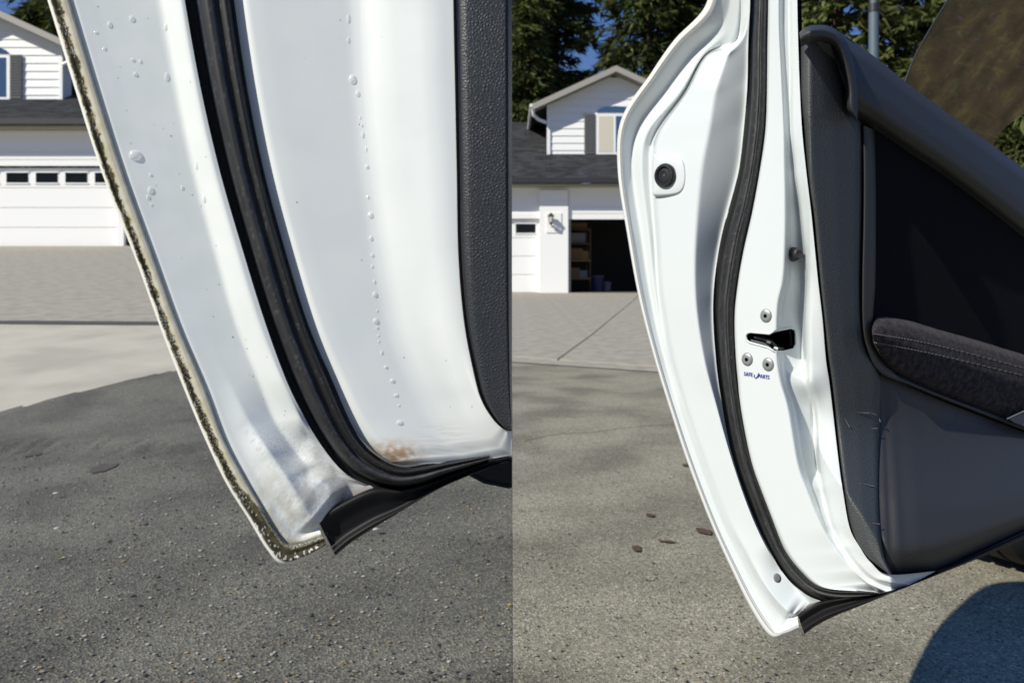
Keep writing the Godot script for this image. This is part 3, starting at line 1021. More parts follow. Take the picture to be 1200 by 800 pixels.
	var B4 := V([502,-60, 504,0, 508,100, 514,200, 521,300, 531,380, 547,436, 558,464, 571,488, 583,503, 592,511, 600,518])
	var B5 := V([534,-60, 534,0, 536,100, 538,200, 540,300, 547,380, 560,446, 568,471, 579,489, 588,499, 594,503, 600,505])
	var rust := noise(0.09, FastNoiseLite.TYPE_SIMPLEX, 4, 61)
	var panel_col := func(px, py, _j, _t):
		var c := white.lerp(Color(0.66, 0.71, 0.715), clampf(0.5 + cloud.get_noise_2d(px * 0.7 + 90, py * 0.7), 0, 1) * 0.3)
		var near: float = smoothstep(40.0, 6.0, Vector2((px - 462) * 0.75, (py - 533) * 1.6).length())
		c = c.lerp(Color(0.46, 0.30, 0.17), near * clampf(0.75 + 0.9 * rust.get_noise_2d(px, py), 0, 1))
		var streak: float = smoothstep(46.0, 10.0, Vector2((px - 520) * 0.8, (py - 520) * 1.2).length()) * clampf(0.4 + 2.0 * rust.get_noise_2d(px * 0.25, py * 2.4), 0, 1)
		c = c.lerp(Color(0.50, 0.46, 0.42), streak * 0.3)
		return c
	var under := [0, 0, 0, 0, 0, 0, 0, 0, 0, 0, -0.001, -0.003]
	var dd := func(v: float): return under.map(func(u): return v + u)
	var panel := loft([[B0, dd.call(-0.009)], [B1, dd.call(0.000)], [B1b, dd.call(0.0005)], [B2, dd.call(-0.0035)], [B3, dd.call(0.0030)], [B4, dd.call(0.0105)], [B5, dd.call(0.0105)]], 330, [3, 6, 20, 14, 14, 8], 12.0, dep, panel_col)
	obj("inner_panel", panel.mesh, M["painted_colours"], door)
	# sill that turns under
	var sill := loft([[V([458,541, 470,545, 500,543, 550,542, 575,538, 600,533]), -0.006], [V([458,541, 470,546, 500,544, 550,543, 575,540, 600,535]), -0.03], [V([460,540, 470,543, 500,541, 550,540, 575,537, 600,533]), -0.05]], 60, [3, 3], 0.0, dep)
	obj("sill_return", sill.mesh, M["white_paint"], door)
	# the black grained trim
	var C1 := shifted(B5, 0.0)
	var C0 := shifted(B5, -1.5, 1.0)
	C0[-1] = Vector2(600, 505.5)
	var RE := V([600,-60, 600,0, 600,100, 600,200, 600,300, 600,380, 600,440, 600,465, 600,483, 600,495, 600,500, 600,505.4])
	var C2 := mixed(C1, RE, 0.07)
	var C3 := mixed(C1, RE, 0.18)
	var trim := loft([[C0, -0.006], [mixed(C1, RE, 0.02), 0.010], [C2, 0.014], [C3, 0.0165], [RE, 0.019], [RE, -0.03]], 260, [2, 3, 5, 12, 2], 0.8, dep)
	obj("door_trim", trim.mesh, M["leather_plastic"], door)
	obj("trim_gap", loft([[shifted(B5, -3, 0), 0.0105], [shifted(B5, -1.2, 0), 0.0125], [shifted(B5, 1.0, -1), 0.0125]], 120, [2, 2], 0.0, dep).mesh, M["black_gap"], door)
	# weatherstrip below
	var WT := V([372,609, 389,593.5, 436,571.5, 470,572, 500,566, 530,556, 572,541, 600,537])
	var WB := V([393,651, 411,636, 437,619, 462,604, 488,588, 522,569, 572,548.5, 600,541])
	var strip := loft([[shifted(WT, 1, 1), -0.03], [WT, -0.006], [mixed(WT, WB, 0.1), -0.001], [mixed(WT, WB, 0.45), -0.005], [mixed(WT, WB, 0.78), -0.006], [mixed(WT, WB, 0.87), 0.001], [mixed(WT, WB, 0.96), 0.001], [WB, -0.003], [shifted(WB, -2, -3), -0.02]], 120, [2, 3, 5, 5, 4, 4, 3, 2], 1.2, dep)
	obj("weatherstrip", strip.mesh, M["strip_rubber"], door)
	var cut := slab(PackedVector2Array([Vector2(0, 0), Vector2(0.0025, -0.0037), Vector2(0.0042, -0.0068), Vector2(0.0062, -0.0096), Vector2(0.0046, -0.0026), Vector2(0.003, 0.0005)]), -0.02, 0.0)
	obj("strip_end", cut, M["strip_rubber"], door, Transform3D(Basis(), pt(372.5, 609.5, left_depth(372, 609) + 0.004)))
	# specks of dirt on the paint
	var st := new_st()
	rng.seed = 77
	for k in 45:
		var t := rng.randf() * 7.5
		var f := rng.randf()
		var s := frame if rng.randf() < 0.72 else panel
		var q := along(L3, t).lerp(along(L4b, t), 0.1 + 0.9 * f) if s == frame else along(B1b, t).lerp(along(B4, t), f)
		if q.y < 2 or q.y > 620: continue
		var x := spot(s, q.x, q.y)
		var r := rng.randf_range(0.00016, 0.00032)
		var pp := []
		for a in 6: pp.append(x * Vector3(cos(a * TAU / 6) * r, sin(a * TAU / 6) * r * rng.randf_range(0.8, 1.8), 0.00015))
		for a in 4: tri(st, pp[0], pp[a + 1], pp[a + 2] if a < 4 else pp[0], x.basis.z)
	tag(obj("dirt_specks", st.commit(), M["speck"], door), "", "", "", "stuff")
	# water drops: a line of them down the panel, runs on the frame
	var drops := [[408,22,5,14], [408,47,4,10], [413,93,11,14], [419,110,7,9], [422,138,3,6], [424,147,4,5], [425,158,5,10], [429,175,3,8], [430,195,6,7], [431,231,4,5], [434,252,8,9], [434.5,279,6,8], [436,299,5,6], [436,312,4,5], [438.5,330,4,7], [439,345,7,8], [441.5,364,3,4], [440,376,8,8], [441.5,384,4,4], [443,393,3,3], [443.5,400,3,3], [447,413,4,6], [452,430,5,5], [459.5,446,7,6], [464,463,7,5], [467,475,4,3], [468,495,10,7]]
	var words := ["first", "second", "third", "fourth", "fifth", "sixth", "seventh", "eighth", "ninth", "tenth", "eleventh", "twelfth", "thirteenth", "fourteenth", "fifteenth", "sixteenth", "seventeenth", "eighteenth", "nineteenth", "twentieth", "twenty-first", "twenty-second", "twenty-third", "twenty-fourth", "twenty-fifth", "twenty-sixth", "last"]
	for i in drops.size():
		var b: Array = drops[i]
		var lab := "%s water drop from the top of the vertical line down the white inner panel" % words[i]
		if i == 2: lab = "biggest round water drop near the top of the line on the white panel"
		elif i == 3: lab = "round water drop just below the biggest one on the white panel"
		elif i == 26: lab = "flat water drop lowest in the line above the dirty sill"
		elif i == 0: lab = "long water drop at the very top of the line on the white panel"
		drop(spot(panel, b[0], b[1]), b[2], b[3], lab, "water drops in a line on the white panel")
	var runs := [[128, 29, 6, 9], [154, 22, 7, 9], [156, 48, 0, 0], [194, 32, 6, 11], [195, 90, 6, 13], [158, 87, 6, 6], [155, 70, 5, 5], [158, 182, 17, 15], [176, 223, 8, 11], [173, 231, 5, 7], [230, 194, 5, 13], [239, 233, 7, 12], [122, 57, 4, 6], [112, 38, 5, 4], [164, 72, 4, 6], [176, 205, 4, 5], [177, 240, 3, 4], [213, 220, 4, 7]]
	var tops := runs.filter(func(q): return q[2] > 0)
	tops.sort_custom(func(a, b): return a[1] < b[1])
	var order := {}
	for i in tops.size(): order[[tops[i][0], tops[i][1]]] = i
	for b in runs:
		if b[2] == 0: continue
		var lab := "%s highest of the water drops on the white frame beside the mouldy hem" % words[order[[b[0], b[1]]]]
		if b[2] == 17: lab = "broad flat water drop on the white frame near the mouldy hem"
		drop(spot(frame, b[0], b[1]), b[2], b[3], lab, "water drops on the white frame")


func drop(x: Transform3D, w: float, h: float, label: String, group: String) -> void:
	var s := 0.462 / FOCAL
	var prof := []
	for k in 8:
		var a := PI / 2 * k / 7.0
		prof.append(Vector2(maxf(sin(a), 0.001), cos(a)))
	prof.append(Vector2(0.97, -0.06))
	var m := lathe(prof, 16)
	var o := obj("water_drop", m, M["water"], null, x * Transform3D(Basis.from_scale(Vector3(w * s * 0.38, h * s * 0.39, minf(w, h) * s * 0.22)), Vector3(0, 0, 0.0001)))
	tag(o, label, "water drop", group)


# ---------------------------------------------------------------- the right door
func right_depth(px: float, py: float) -> float:
	var xc := lerpf(950.0, 1045.0, smoothstep(480.0, 690.0, py))
	var e := 0.9033 + 0.00078 * (minf(px, xc) - 730.0)
	if px > xc: e -= 0.0009 * (px - xc)
	return 1.0 / e


const LATCH := [874,393, 876,390, 880,389, 902,391, 907,388, 927,384, 932,386, 933,392, 933,403, 930,409, 917,412, 908,412, 900,407, 878,401, 875,398]


func right_door() -> void:
	var car := thing("car", "white car seen by its open door with black padded card and latch slot", "car", Vector3.ZERO, "white cars with an open door")
	var door := Node3D.new()
	door.name = "door"
	car.add_child(door)
	door.set_meta("label", "clean white open door with latch slot, screws and padded black card")
	wheel(car)
	glass(car)
	var dep := right_depth
	var R0 := V([836,-40, 826,8, 790,47, 762,87, 728,140, 724,200, 736,280, 749,350, 767,420, 787,485, 807,545, 832,610, 856,664, 882,716, 903,745, 920,743, 937,736])
	var R1 := V([846,-40, 836,12, 797,52, 768,91, 734.5,143, 730,200, 741.5,280, 754,350, 772,420, 792,484, 812,543, 837,608, 861,660, 886,708, 908,738, 921,737, 936,730])
	var R2 := V([858,-40, 850,20, 812,62, 783,101, 748,150, 741,200, 752,280, 763,350, 779,420, 798,482, 818,540, 843,605, 865,652, 890,701, 911,731, 922,731, 935,726])
	var R3 := V([864,-40, 856,28, 822,68, 796,110, 759,155, 752,200, 761,280, 768,350, 782,420, 801,481, 821,539, 846,604, 868,650, 893,698, 914,727, 924,727, 935,723])
	var R4 := V([868,-40, 862,40, 826,66, 803,108, 769,157, 763,200, 768,280, 773,350, 785,420, 804,480, 824,538, 849,603, 871,649, 896,694, 917,721, 926,723, 935,720])
	var R5 := V([869,-40, 864,44, 829,66, 806,108, 773,158, 766.5,200, 772,280, 777,350, 790,420, 808,480, 828,537, 853,602, 875,647, 900,690, 921,714, 930,719, 936,718])
	var R6 := V([872,-40, 868,44, 854,64, 839,108, 831,152, 822,200, 815,280, 815,350, 825,420, 841,480, 857,536, 876,592, 896,637, 917,670, 935,691, 944,701, 949,707])
	var R7 := V([880,-40, 879,10, 877,50, 876,100, 872,150, 866,200, 845,280, 836,350, 839,420, 848,485, 860,540, 881,600, 902,645, 921,676, 940,693, 951,700, 962,704])
	var hemc := func(px, py, j, _t):
		var c := Color(0.68, 0.70, 0.70)
		if j > 2.2 and j < 3.0: c = Color(0.32, 0.30, 0.27)
		if py < 190 and j < 1.8: c = c.lerp(Color(0.52, 0.42, 0.26), 0.3)
		return c
	var hem := loft([[shifted(R0, 4, 1), -0.035], [R0, 0.0], [mixed(R0, R1, 0.5), 0.002], [mixed(R0, R1, 0.85), 0.001], [R1, -0.003]], 300, [3, 3, 3, 3], 0.5, dep, hemc)
	obj("hem", hem.mesh, M["painted_colours"], door)
	var st2 := [-0.012, -0.020, -0.026, -0.026, -0.026, -0.024, -0.022, -0.020, -0.014, -0.007, -0.006, -0.006, -0.006, -0.006, -0.007, -0.008, -0.010]
	var st3 := [-0.012, -0.024, -0.022, -0.018, -0.014, -0.012, -0.012, -0.012, -0.009, -0.003, -0.003, -0.003, -0.004, -0.006, -0.007, -0.008, -0.010]
	var st4 := [-0.0119, -0.0289, -0.0357, -0.0340, -0.0306, -0.0272, -0.0238, -0.0170, -0.0080, -0.0020, -0.0010, -0.0010, -0.0020, -0.0040, -0.0060, -0.0100, -0.0120]
	var st5 := [-0.012, -0.036, 0.000, 0.004, 0.004, 0.004, 0.003, 0.003, 0.002, 0.002, 0.002, 0.001, 0.003, 0.006, 0.004, -0.004, -0.010]
	var st6 := [-0.010, -0.032, 0.000, 0.008, 0.010, 0.012, 0.012, 0.011, 0.009, 0.006, 0.005, 0.004, 0.002, -0.012, -0.016, -0.016, -0.016]
	var st7 := [-0.0120, -0.0138, -0.0191, -0.0244, -0.0297, -0.0318, -0.0297, -0.0222, -0.0149, -0.0119, -0.0040, -0.0040, -0.0040, -0.0119, -0.0106, -0.0106, -0.0106]
	var frame := loft([[R1, -0.003], [R2, st2], [R3, st3], [R4, st4], [R5, st5], [R6, st6], [mixed(R6, R7, 0.92), st7], [R7, st7]], 330, [6, 6, 6, 5, 20, 14, 2], 1.5, dep)
	obj("door_frame", frame.mesh, M["white_paint"], door)
	# seal
	var SL := V([880,-40, 879,10, 877,50, 876,100, 872,150, 866,200, 856,240, 845,280, 837,330, 835.5,365, 838,410, 844,460, 858,534, 881,600, 902,645, 922,677, 944,696, 966,705, 996,707, 1030,698])
	var SR := V([902,-40, 901,10, 900,50, 900,100, 898,150, 891,200, 883,245, 874,285, 866,330, 862,365, 863,410, 867,460, 881,536, 904,600, 919,640, 938,666, 957,684, 976,690, 998,691, 1030,694])
	obj("door_seal", seal(SL, SR, -0.020, -0.002, 0.009, 420, dep, 71).mesh, M["seal_rubber"], door)
	# inner panel with its channel
	var I0 := V([896,-40, 896,25, 895,90, 894,150, 887,200, 878,250, 867,300, 862,330, 858,370, 859,415, 862,445, 865,480, 877,540, 889,575, 905,618, 919,648, 935,669, 958,688, 994,693])
	var I1 := V([902,-40, 902,25, 901,90, 899,150, 892,200, 883,250, 872,300, 867,330, 863,370, 864,415, 867,445, 870,480, 882,540, 894,575, 911,618, 925,648, 942,670, 964,688, 998,692])
	var A := V([914,-40, 913,25, 916,90, 919,150, 920,200, 921,250, 920,300, 918,330, 912,360, 911,410, 915,445, 925,480, 936,542, 947,575, 965,618, 981,645, 998,667, 1014,683, 1032,694])
	var A2 := V([917,-40, 917,25, 920,90, 922,150, 924,200, 926,250, 926,300, 925,330, 918,360, 917,410, 920,445, 931,482, 941,542, 952,575, 968,618, 984,645, 1000,667, 1017,683, 1038,693])
	var B := V([924,-40, 925,25, 926,90, 926,150, 930,200, 936,250, 940,300, 942,330, 940,373, 941,420, 944,447, 953,480, 957,540, 963,575, 975,618, 990,644, 1006,664, 1024,680, 1052,690])
	var B2 := V([927,-40, 928,25, 929,90, 930,150, 934,200, 940,250, 945,300, 947,330, 945,373, 946,420, 950,447, 958,480, 962,540, 968,575, 979,618, 994,643, 1010,663, 1029,678, 1066,685])
	var C := V([934,-40, 935,25, 937,90, 940,150, 945,200, 951,250, 956,300, 959,330, 964,373, 968,420, 972,447, 976,480, 983,540, 988,575, 996,618, 1008,641, 1021,659, 1042,673, 1097,669])
	var ba := [0.004, 0.004, 0.004, 0.003, 0.002, 0.002, 0.002, 0.002, 0.002, 0.002, 0.002, 0.002, 0.002, 0.002, 0.002, 0, -0.002, -0.006, -0.018]
	var bb := [-0.0100, -0.0120, -0.0120, -0.0120, -0.0216, -0.0360, -0.0450, -0.0504, -0.0522, -0.0504, -0.0360, -0.0495, -0.0468, -0.0324, -0.0198, -0.0060, -0.0040, -0.0060, -0.0126]
	var hole_poly := PackedVector2Array(V(LATCH))
	var hole := func(p): return p.x > 870 and p.x < 936 and p.y > 380 and p.y < 415 and Geometry2D.is_point_in_polygon(p, hole_poly)
	var panel := loft([[I0, -0.012], [I1, -0.002], [A, ba], [A2, bb.map(func(v): return v * 0.55)], [B, bb], [B2, bb.map(func(v): return v * 0.45)], [C, [-0.003,-0.003,-0.003,0,0.001,0.001,0.001,0.001,0.001,0.001,0.001,0.001,0.001,0.001,0.001,0,-0.002,-0.004,-0.006]]], 460, [3, 30, 8, 14, 8, 8], 1.2, dep, null, hole)
	var ip := obj("inner_panel", panel.mesh, M["white_paint"], door)
	obj("panel_edge", loft([[C, 0.0], [shifted(C, 2.2, -0.6), -0.016], [shifted(C, 5, -2), -0.02]], 160, [2, 2], 0.0, dep).mesh, M["black_gap"], door)
	# sill return under the card
	obj("sill_return", loft([[V([994,693, 1032,694, 1052,690, 1066,685, 1097,669]), -0.017], [V([994,694, 1032,696, 1052,692, 1066,687, 1099,670]), -0.03], [V([994,692, 1032,694, 1052,690, 1066,685, 1097,668]), -0.05]], 40, [2, 2], 0.0, dep).mesh, M["white_paint"], door)
	# latch slot: rim, pocket and claw
	var rim := []
	var rad := []
	var inner := []
	var lp := V(LATCH)
	for i in lp.size() + 1:
		for f in [0.0, 0.5]:
			var q: Vector2 = lp[i % lp.size()].lerp(lp[(i + 1) % lp.size()], f)
			var t := spot(panel, q.x, q.y)
			rim.append(t.origin)
			rad.append(0.0014)
			inner.append([q, -t.origin.z])
	obj("latch_rim", tube(rim, rad, 8, false), M["white_paint"], door)
	var pk := PackedVector3Array()
	for r in 2:
		for e in inner: pk.append(pt(e[0].x, e[0].y, e[1] + 0.001 + r * 0.03))
	obj("latch_pocket", grid(2, inner.size(), pk).mesh, M["black_gap"], door)
	var back := PackedVector2Array()
	var s := 1.02 / FOCAL
	for q in lp: back.append(Vector2((q.x - 904) * s * 1.15, -(q.y - 398) * s * 1.15))
	obj("latch_back", slab(back, -0.002, 0.0), M["black_gap"], door, Transform3D(Basis(), pt(904, 398, 1.045)))
	obj("latch_claw", tube([pt(884, 395, 0.985), pt(895, 396.5, 0.980), pt(903, 401, 0.976), pt(910, 408, 0.978), pt(918, 409, 0.985)], [0.0022, 0.0034, 0.0038, 0.0034, 0.0022], 8), M["bumper_rubber"], door)
	obj("latch_claw", tube([pt(880, 399, 0.985), pt(894, 402.5, 0.983), pt(906, 408, 0.98)], [0.0015, 0.002, 0.0015], 8), M["steel"], door)
	obj("latch_claw", tube([pt(899, 400, 0.972), pt(903, 402, 0.971)], [0.0022, 0.0018], 8), M["steel"], door)
	obj("latch_claw", tube([pt(907, 407, 0.975), pt(911, 409, 0.975)], [0.002, 0.0022], 8), M["trim_white"], door)
	obj("latch_plate", tube([pt(927, 388, 1.0), pt(928, 405, 1.0)], [0.002, 0.002], 6), M["bumper_rubber"], door)
	# three screws round the latch
	for q in [[898, 370], [876, 421], [900.5, 427]]:
		var t := spot(panel, q[0], q[1])
		obj("screw", lathe([Vector2(0.0, 0.0022), Vector2(0.0032, 0.0024), Vector2(0.0058, 0.0022), Vector2(0.0078, 0.0014), Vector2(0.0088, 0.0001)], 20, 0.9), M["screw_steel"], door, t)
		obj("screw_socket", lathe([Vector2(0.0, 0.0029), Vector2(0.0026, 0.0029), Vector2(0.0028, 0.0022)], 6, 0.9), M["black_gap"], door, t)
	# rubber bumper on its raised pad
	var tb := spot(frame, 782.5, 206)
	var pad := []
	for q in V([765,184, 770,181, 790,181, 800,186, 804,198, 804,214, 799,225, 788,229, 768,230, 765,226]): pad.append(q)
	pad.reverse()
	var pp := PackedVector3Array()
	for r in [[1.0, -0.001], [0.97, 0.003], [0.86, 0.0055], [0.5, 0.0058], [0.05, 0.0058]]:
		for i in 41:
			var q := along(pad + [pad[0]], 10.0 * i / 40.0)
			var c := Vector2(783, 206)
			q = c + (q - c) * r[0]
			pp.append(pt(q.x, q.y, 1.0 / (1.0 / -tb.origin.z + 0.00078 * (q.x - 782.5)) - r[1]))
	obj("bumper_pad", grid(5, 41, pp).mesh, M["white_paint"], door)
	tb.origin += tb.basis.z * 0.006
	obj("rubber_bumper", lathe([Vector2(0.0165, -0.002), Vector2(0.0165, 0.002), Vector2(0.0150, 0.0045), Vector2(0.0120, 0.0048), Vector2(0.0104, 0.0025), Vector2(0.0100, 0.0005)], 36, 0.98), M["bumper_rubber"], door, tb)
	obj("bumper_plug", lathe([Vector2(0.0102, 0.0008), Vector2(0.0096, 0.0022), Vector2(0.0060, 0.0026), Vector2(0.0055, 0.0018), Vector2(0.0, 0.0018)], 30, 0.98), M["bumper_rubber"], door, tb)
	obj("bumper_dot", lathe([Vector2(0.0009, 0.0018), Vector2(0.0007, 0.0024), Vector2(0.0, 0.0026)], 8), M["screw_steel"], door, tb)
	# pin
	var tp := spot(panel, 929, 298)
	var axis := Vector3(0.12, 0.02, 0.99).normalized()
	var rx := Vector3.UP.cross(axis).normalized()
	var px := Transform3D(Basis(rx, axis.cross(rx), axis), tp.origin)
	obj("door_pin", lathe([Vector2(0.0098, -0.004), Vector2(0.0092, 0.001), Vector2(0.0086, 0.006), Vector2(0.0064, 0.014), Vector2(0.0060, 0.017), Vector2(0.0052, 0.018), Vector2(0.0034, 0.0178), Vector2(0.0030, 0.0165), Vector2(0.0, 0.0165)], 24), M["smooth_plastic"], door, px)
	# blue lettering of the sticker
	var tt := spot(panel, 888, 440)
	var lt := tt * Transform3D(Basis(Vector3.BACK, -0.05), Vector3.ZERO)
	for wd in [["SAFE", -0.0125], ["PARTS", 0.0085]]:
		var tm := TextMesh.new()
		var sf := SystemFont.new()
		sf.font_names = PackedStringArray(["Droid Sans"])
		sf.font_weight = 700
		tm.font = sf
		tm.text = wd[0]
		tm.font_size = 32
		tm.pixel_size = 0.00021
		tm.depth = 0.0004
		obj("sticker_lettering", tm, M["blue_print"], door, lt * Transform3D(Basis.from_scale(Vector3(0.8, 1, 1)), Vector3(wd[1], 0, 0.0006)))
	obj("sticker_emblem", tube([Vector3(-0.004, 0.001, 0.0007), Vector3(-0.0045, -0.002, 0.0007), Vector3(-0.002, -0.0035, 0.0007), Vector3(0.0005, -0.001, 0.0007), Vector3(0.0018, 0.0035, 0.0007), Vector3(0.0012, 0.0005, 0.0007), Vector3(0.003, 0.001, 0.0007)], [0.0004, 0.0006, 0.0007, 0.0007, 0.0006, 0.0005, 0.0003], 6), M["blue_print"], door, lt)
	# the card: pillar panel, cap, belt pad, strip, insert, armrest, lower bulge
	var PL := V([938.5,43, 938,100, 940,130, 942,150, 946,200, 952,250, 957,300, 961,340, 966,385, 969,415, 973,445, 979,495, 987,560, 997,618, 1014,650, 1042,673])
	var PR := V([981,44, 991,105, 992,128, 1010,147, 1011,200, 1010.5,250, 1009,300, 1008.5,340, 1010,380, 1015,410, 1031,440, 1031,490, 1031,560, 1032,620, 1036,650, 1046,673])
	obj("pillar_panel", loft([[shifted(PL, -1, 0), -0.016], [mixed(PL, PR, 0.03), 0.000], [mixed(PL, PR, 0.12), 0.005], [mixed(PL, PR, 0.5), 0.008], [mixed(PL, PR, 0.93), 0.006], [PR, -0.006]], 220, [3, 4, 8, 8, 4], 1.4, dep).mesh, M["pillar_plastic"], door)
	var capi := V([939,55, 948,51, 958,49.5, 968,50, 977,56, 985,76, 991,105, 992,128, 1003,140])
	var capo := V([937,38, 944,32, 957,29, 973,31, 987,41, 999,64, 1006,96, 1007,120, 1005,140])
	obj("top_cap", loft([[capi, 0.004], [mixed(capi, capo, 0.08), 0.026], [mixed(capi, capo, 0.35), 0.044], [mixed(capi, capo, 0.75), 0.047], [capo, 0.012]], 90, [3, 5, 5, 4], 1.2, dep).mesh, M["pad_plastic"], door)
	var TU := V([965,28, 985,38, 1017,60, 1060,94, 1100,124, 1150,160, 1225,216])
	var TL := V([1003,138, 1012,143, 1030,154, 1065,178, 1100,201, 1150,238, 1225,297])
	obj("belt_pad", loft([[TU, -0.06], [mixed(TU, TL, 0.03), -0.02], [mixed(TU, TL, 0.15), 0.012], [mixed(TU, TL, 0.5), 0.030], [mixed(TU, TL, 0.72), 0.030], [mixed(TU, TL, 0.9), 0.012], [TL, -0.012]], 120, [3, 4, 10, 6, 6, 4], 3.0, dep).mesh, M["pad_plastic"], door)
	var GL := V([1010,146, 1011,200, 1010.5,260, 1009,330, 1010,382, 1016,411, 1031,438, 1068,453, 1110,470, 1160,489, 1225,514])
	var GR := V([1025,152, 1027,200, 1028,260, 1027,330, 1024,378, 1030,410, 1044,431, 1070,446, 1110,463, 1160,482, 1225,506])
	obj("trim_strip", loft([[GL, -0.006], [mixed(GL, GR, 0.12), 0.006], [mixed(GL, GR, 0.5), 0.008], [mixed(GL, GR, 0.85), 0.003], [GR, -0.014]], 150, [2, 4, 4, 3], 0.8, dep).mesh, M["smooth_plastic"], door)
	var FT := V([1024,150, 1065,176, 1100,199, 1150,236, 1225,295])
	var FB := V([1023,380, 1056,380, 1100,394, 1150,410, 1225,432])
	obj("fabric_insert", loft([[FT, -0.012], [mixed(FT, FB, 0.5), -0.006], [FB, -0.010]], 60, [20, 20], 4.0, dep).mesh, M["dark_fabric"], door)
	var AT := V([1022.5,392, 1023,380, 1030,371, 1056,373, 1100,386, 1150,400, 1225,423])
	var AB := V([1023,394, 1026,408, 1040,429, 1068,447, 1100,460, 1150,480, 1225,508])
	var arm := loft([[AT, -0.012], [mixed(AT, AB, 0.06), 0.014], [mixed(AT, AB, 0.22), 0.028], [mixed(AT, AB, 0.42), 0.034], [mixed(AT, AB, 0.7), 0.024], [mixed(AT, AB, 0.9), 0.01], [AB, -0.012]], 120, [4, 6, 8, 8, 6, 4], 3.0, dep)
	obj("armrest", arm.mesh, M["suede"], door)
	var sst := new_st()
	for ln in [[[1024, 391], [1100, 405], [1225, 438]], [[1025, 401], [1100, 416], [1225, 446]]]:
		var cv := V([ln[0][0], ln[0][1], ln[1][0], ln[1][1], ln[2][0], ln[2][1]])
		for k in 46:
			var a := spot(arm, along(cv, 2.0 * (k + 0.1) / 46.0).x, along(cv, 2.0 * (k + 0.1) / 46.0).y)
			var b := spot(arm, along(cv, 2.0 * (k + 0.72) / 46.0).x, along(cv, 2.0 * (k + 0.72) / 46.0).y)
			sst.append_from(tube([a.origin, (a.origin + b.origin) * 0.5 + a.basis.z * 0.0007, b.origin], [0.0004, 0.0006, 0.0004], 5), 0, Transform3D())
	tag(obj("stitching", sst.commit(), M["thread"], door), "", "", "", "stuff")
	var LT := V([1030,440, 1034,440, 1046,445, 1070,455, 1110,472, 1160,491, 1225,516])
	var LB := V([1031,655, 1043,670, 1060,675, 1085,673, 1110,665, 1150,646, 1225,611])
	var lm := [0.35, 0.5, 0.75, 0.95, 1.0, 1.0, 1.0]
	var sc2 := func(v: float): return lm.map(func(u): return -0.012 + (v + 0.012) * u)
	obj("lower_card", loft([[LT, -0.010], [mixed(LT, LB, 0.05), sc2.call(-0.004)], [mixed(LT, LB, 0.35), sc2.call(0.014)], [mixed(LT, LB, 0.62), sc2.call(0.026)], [mixed(LT, LB, 0.86), sc2.call(0.016)], [LB, -0.02]], 120, [4, 12, 12, 10, 8], 5.0, dep).mesh, M["card_plastic"], door)
	var rd := func(x: float, y: float): return pt(x, y, right_depth(x, y) - 0.033)
	obj("pull_bezel", tube([rd.call(1181, 490.5), rd.call(1200, 482), rd.call(1225, 471)], [0.0009, 0.0011, 0.0011], 6), M["steel"], door)
	obj("pull_recess", loft([[V([1183,491, 1200,484, 1225,473]), 0.032], [V([1189,495, 1203,500, 1225,508]), 0.028]], 12, [4], 0.0, dep).mesh, M["shutter_grey"], door)
	obj("card_backing", loft([[V([942,60, 985,42, 1017,64, 1060,98, 1100,128, 1150,164, 1225,220]), -0.034], [V([946,200, 990,190, 1017,190, 1060,200, 1100,220, 1150,260, 1225,310]), -0.034], [V([1008,646, 1030,664, 1050,671, 1080,671, 1110,661, 1150,641, 1225,606]), -0.034]], 40, [4, 8], 0.0, dep).mesh, M["black_gap"], door)
	# scuffs on the pillar panel
	var sk := new_st()
	for q in [[1006,483,1018,484], [1018,483,1027,486], [1031,490,1032,494], [990,490,996,500], [1008,566,1025,570], [1023,613,1031,614], [1021,502,1028,502]]:
		var a := pt(q[0], q[1], right_depth(q[0], q[1]) - 0.0085)
		var b := pt(q[2], q[3], right_depth(q[2], q[3]) - 0.0085)
		sk.append_from(tube([a, b], [0.0002, 0.0007], 5), 0, Transform3D())
	obj("scuff_marks", sk.commit(), M["scuff"], door)
	var tg := spot(frame, 911, 677)
	obj("drain_plug", lathe([Vector2(0.0, 0.003), Vector2(0.0035, 0.0028), Vector2(0.0055, 0.001), Vector2(0.006, -0.002)], 16, 0.8), M["shutter_grey"], door, tg)
	# rubber strip along the bottom edge
	var WT := V([935,720, 945,713, 963,704, 996,699, 1032,695, 1062,686, 1099,669, 1140,650, 1225,610])
	var WB := V([943,743, 957,733, 978,722, 1008,710, 1040,697, 1075,683, 1105,671, 1145,655, 1225,621])
	obj("weatherstrip", loft([[shifted(WT, 0, 1), -0.03], [WT, -0.010], [mixed(WT, WB, 0.12), -0.004], [mixed(WT, WB, 0.5), -0.012], [mixed(WT, WB, 0.8), 0.002], [WB, -0.006], [shifted(WB, 0, -3), -0.03]], 120, [2, 3, 5, 5, 4, 2], 1.0, dep).mesh, M["strip_rubber"], door)


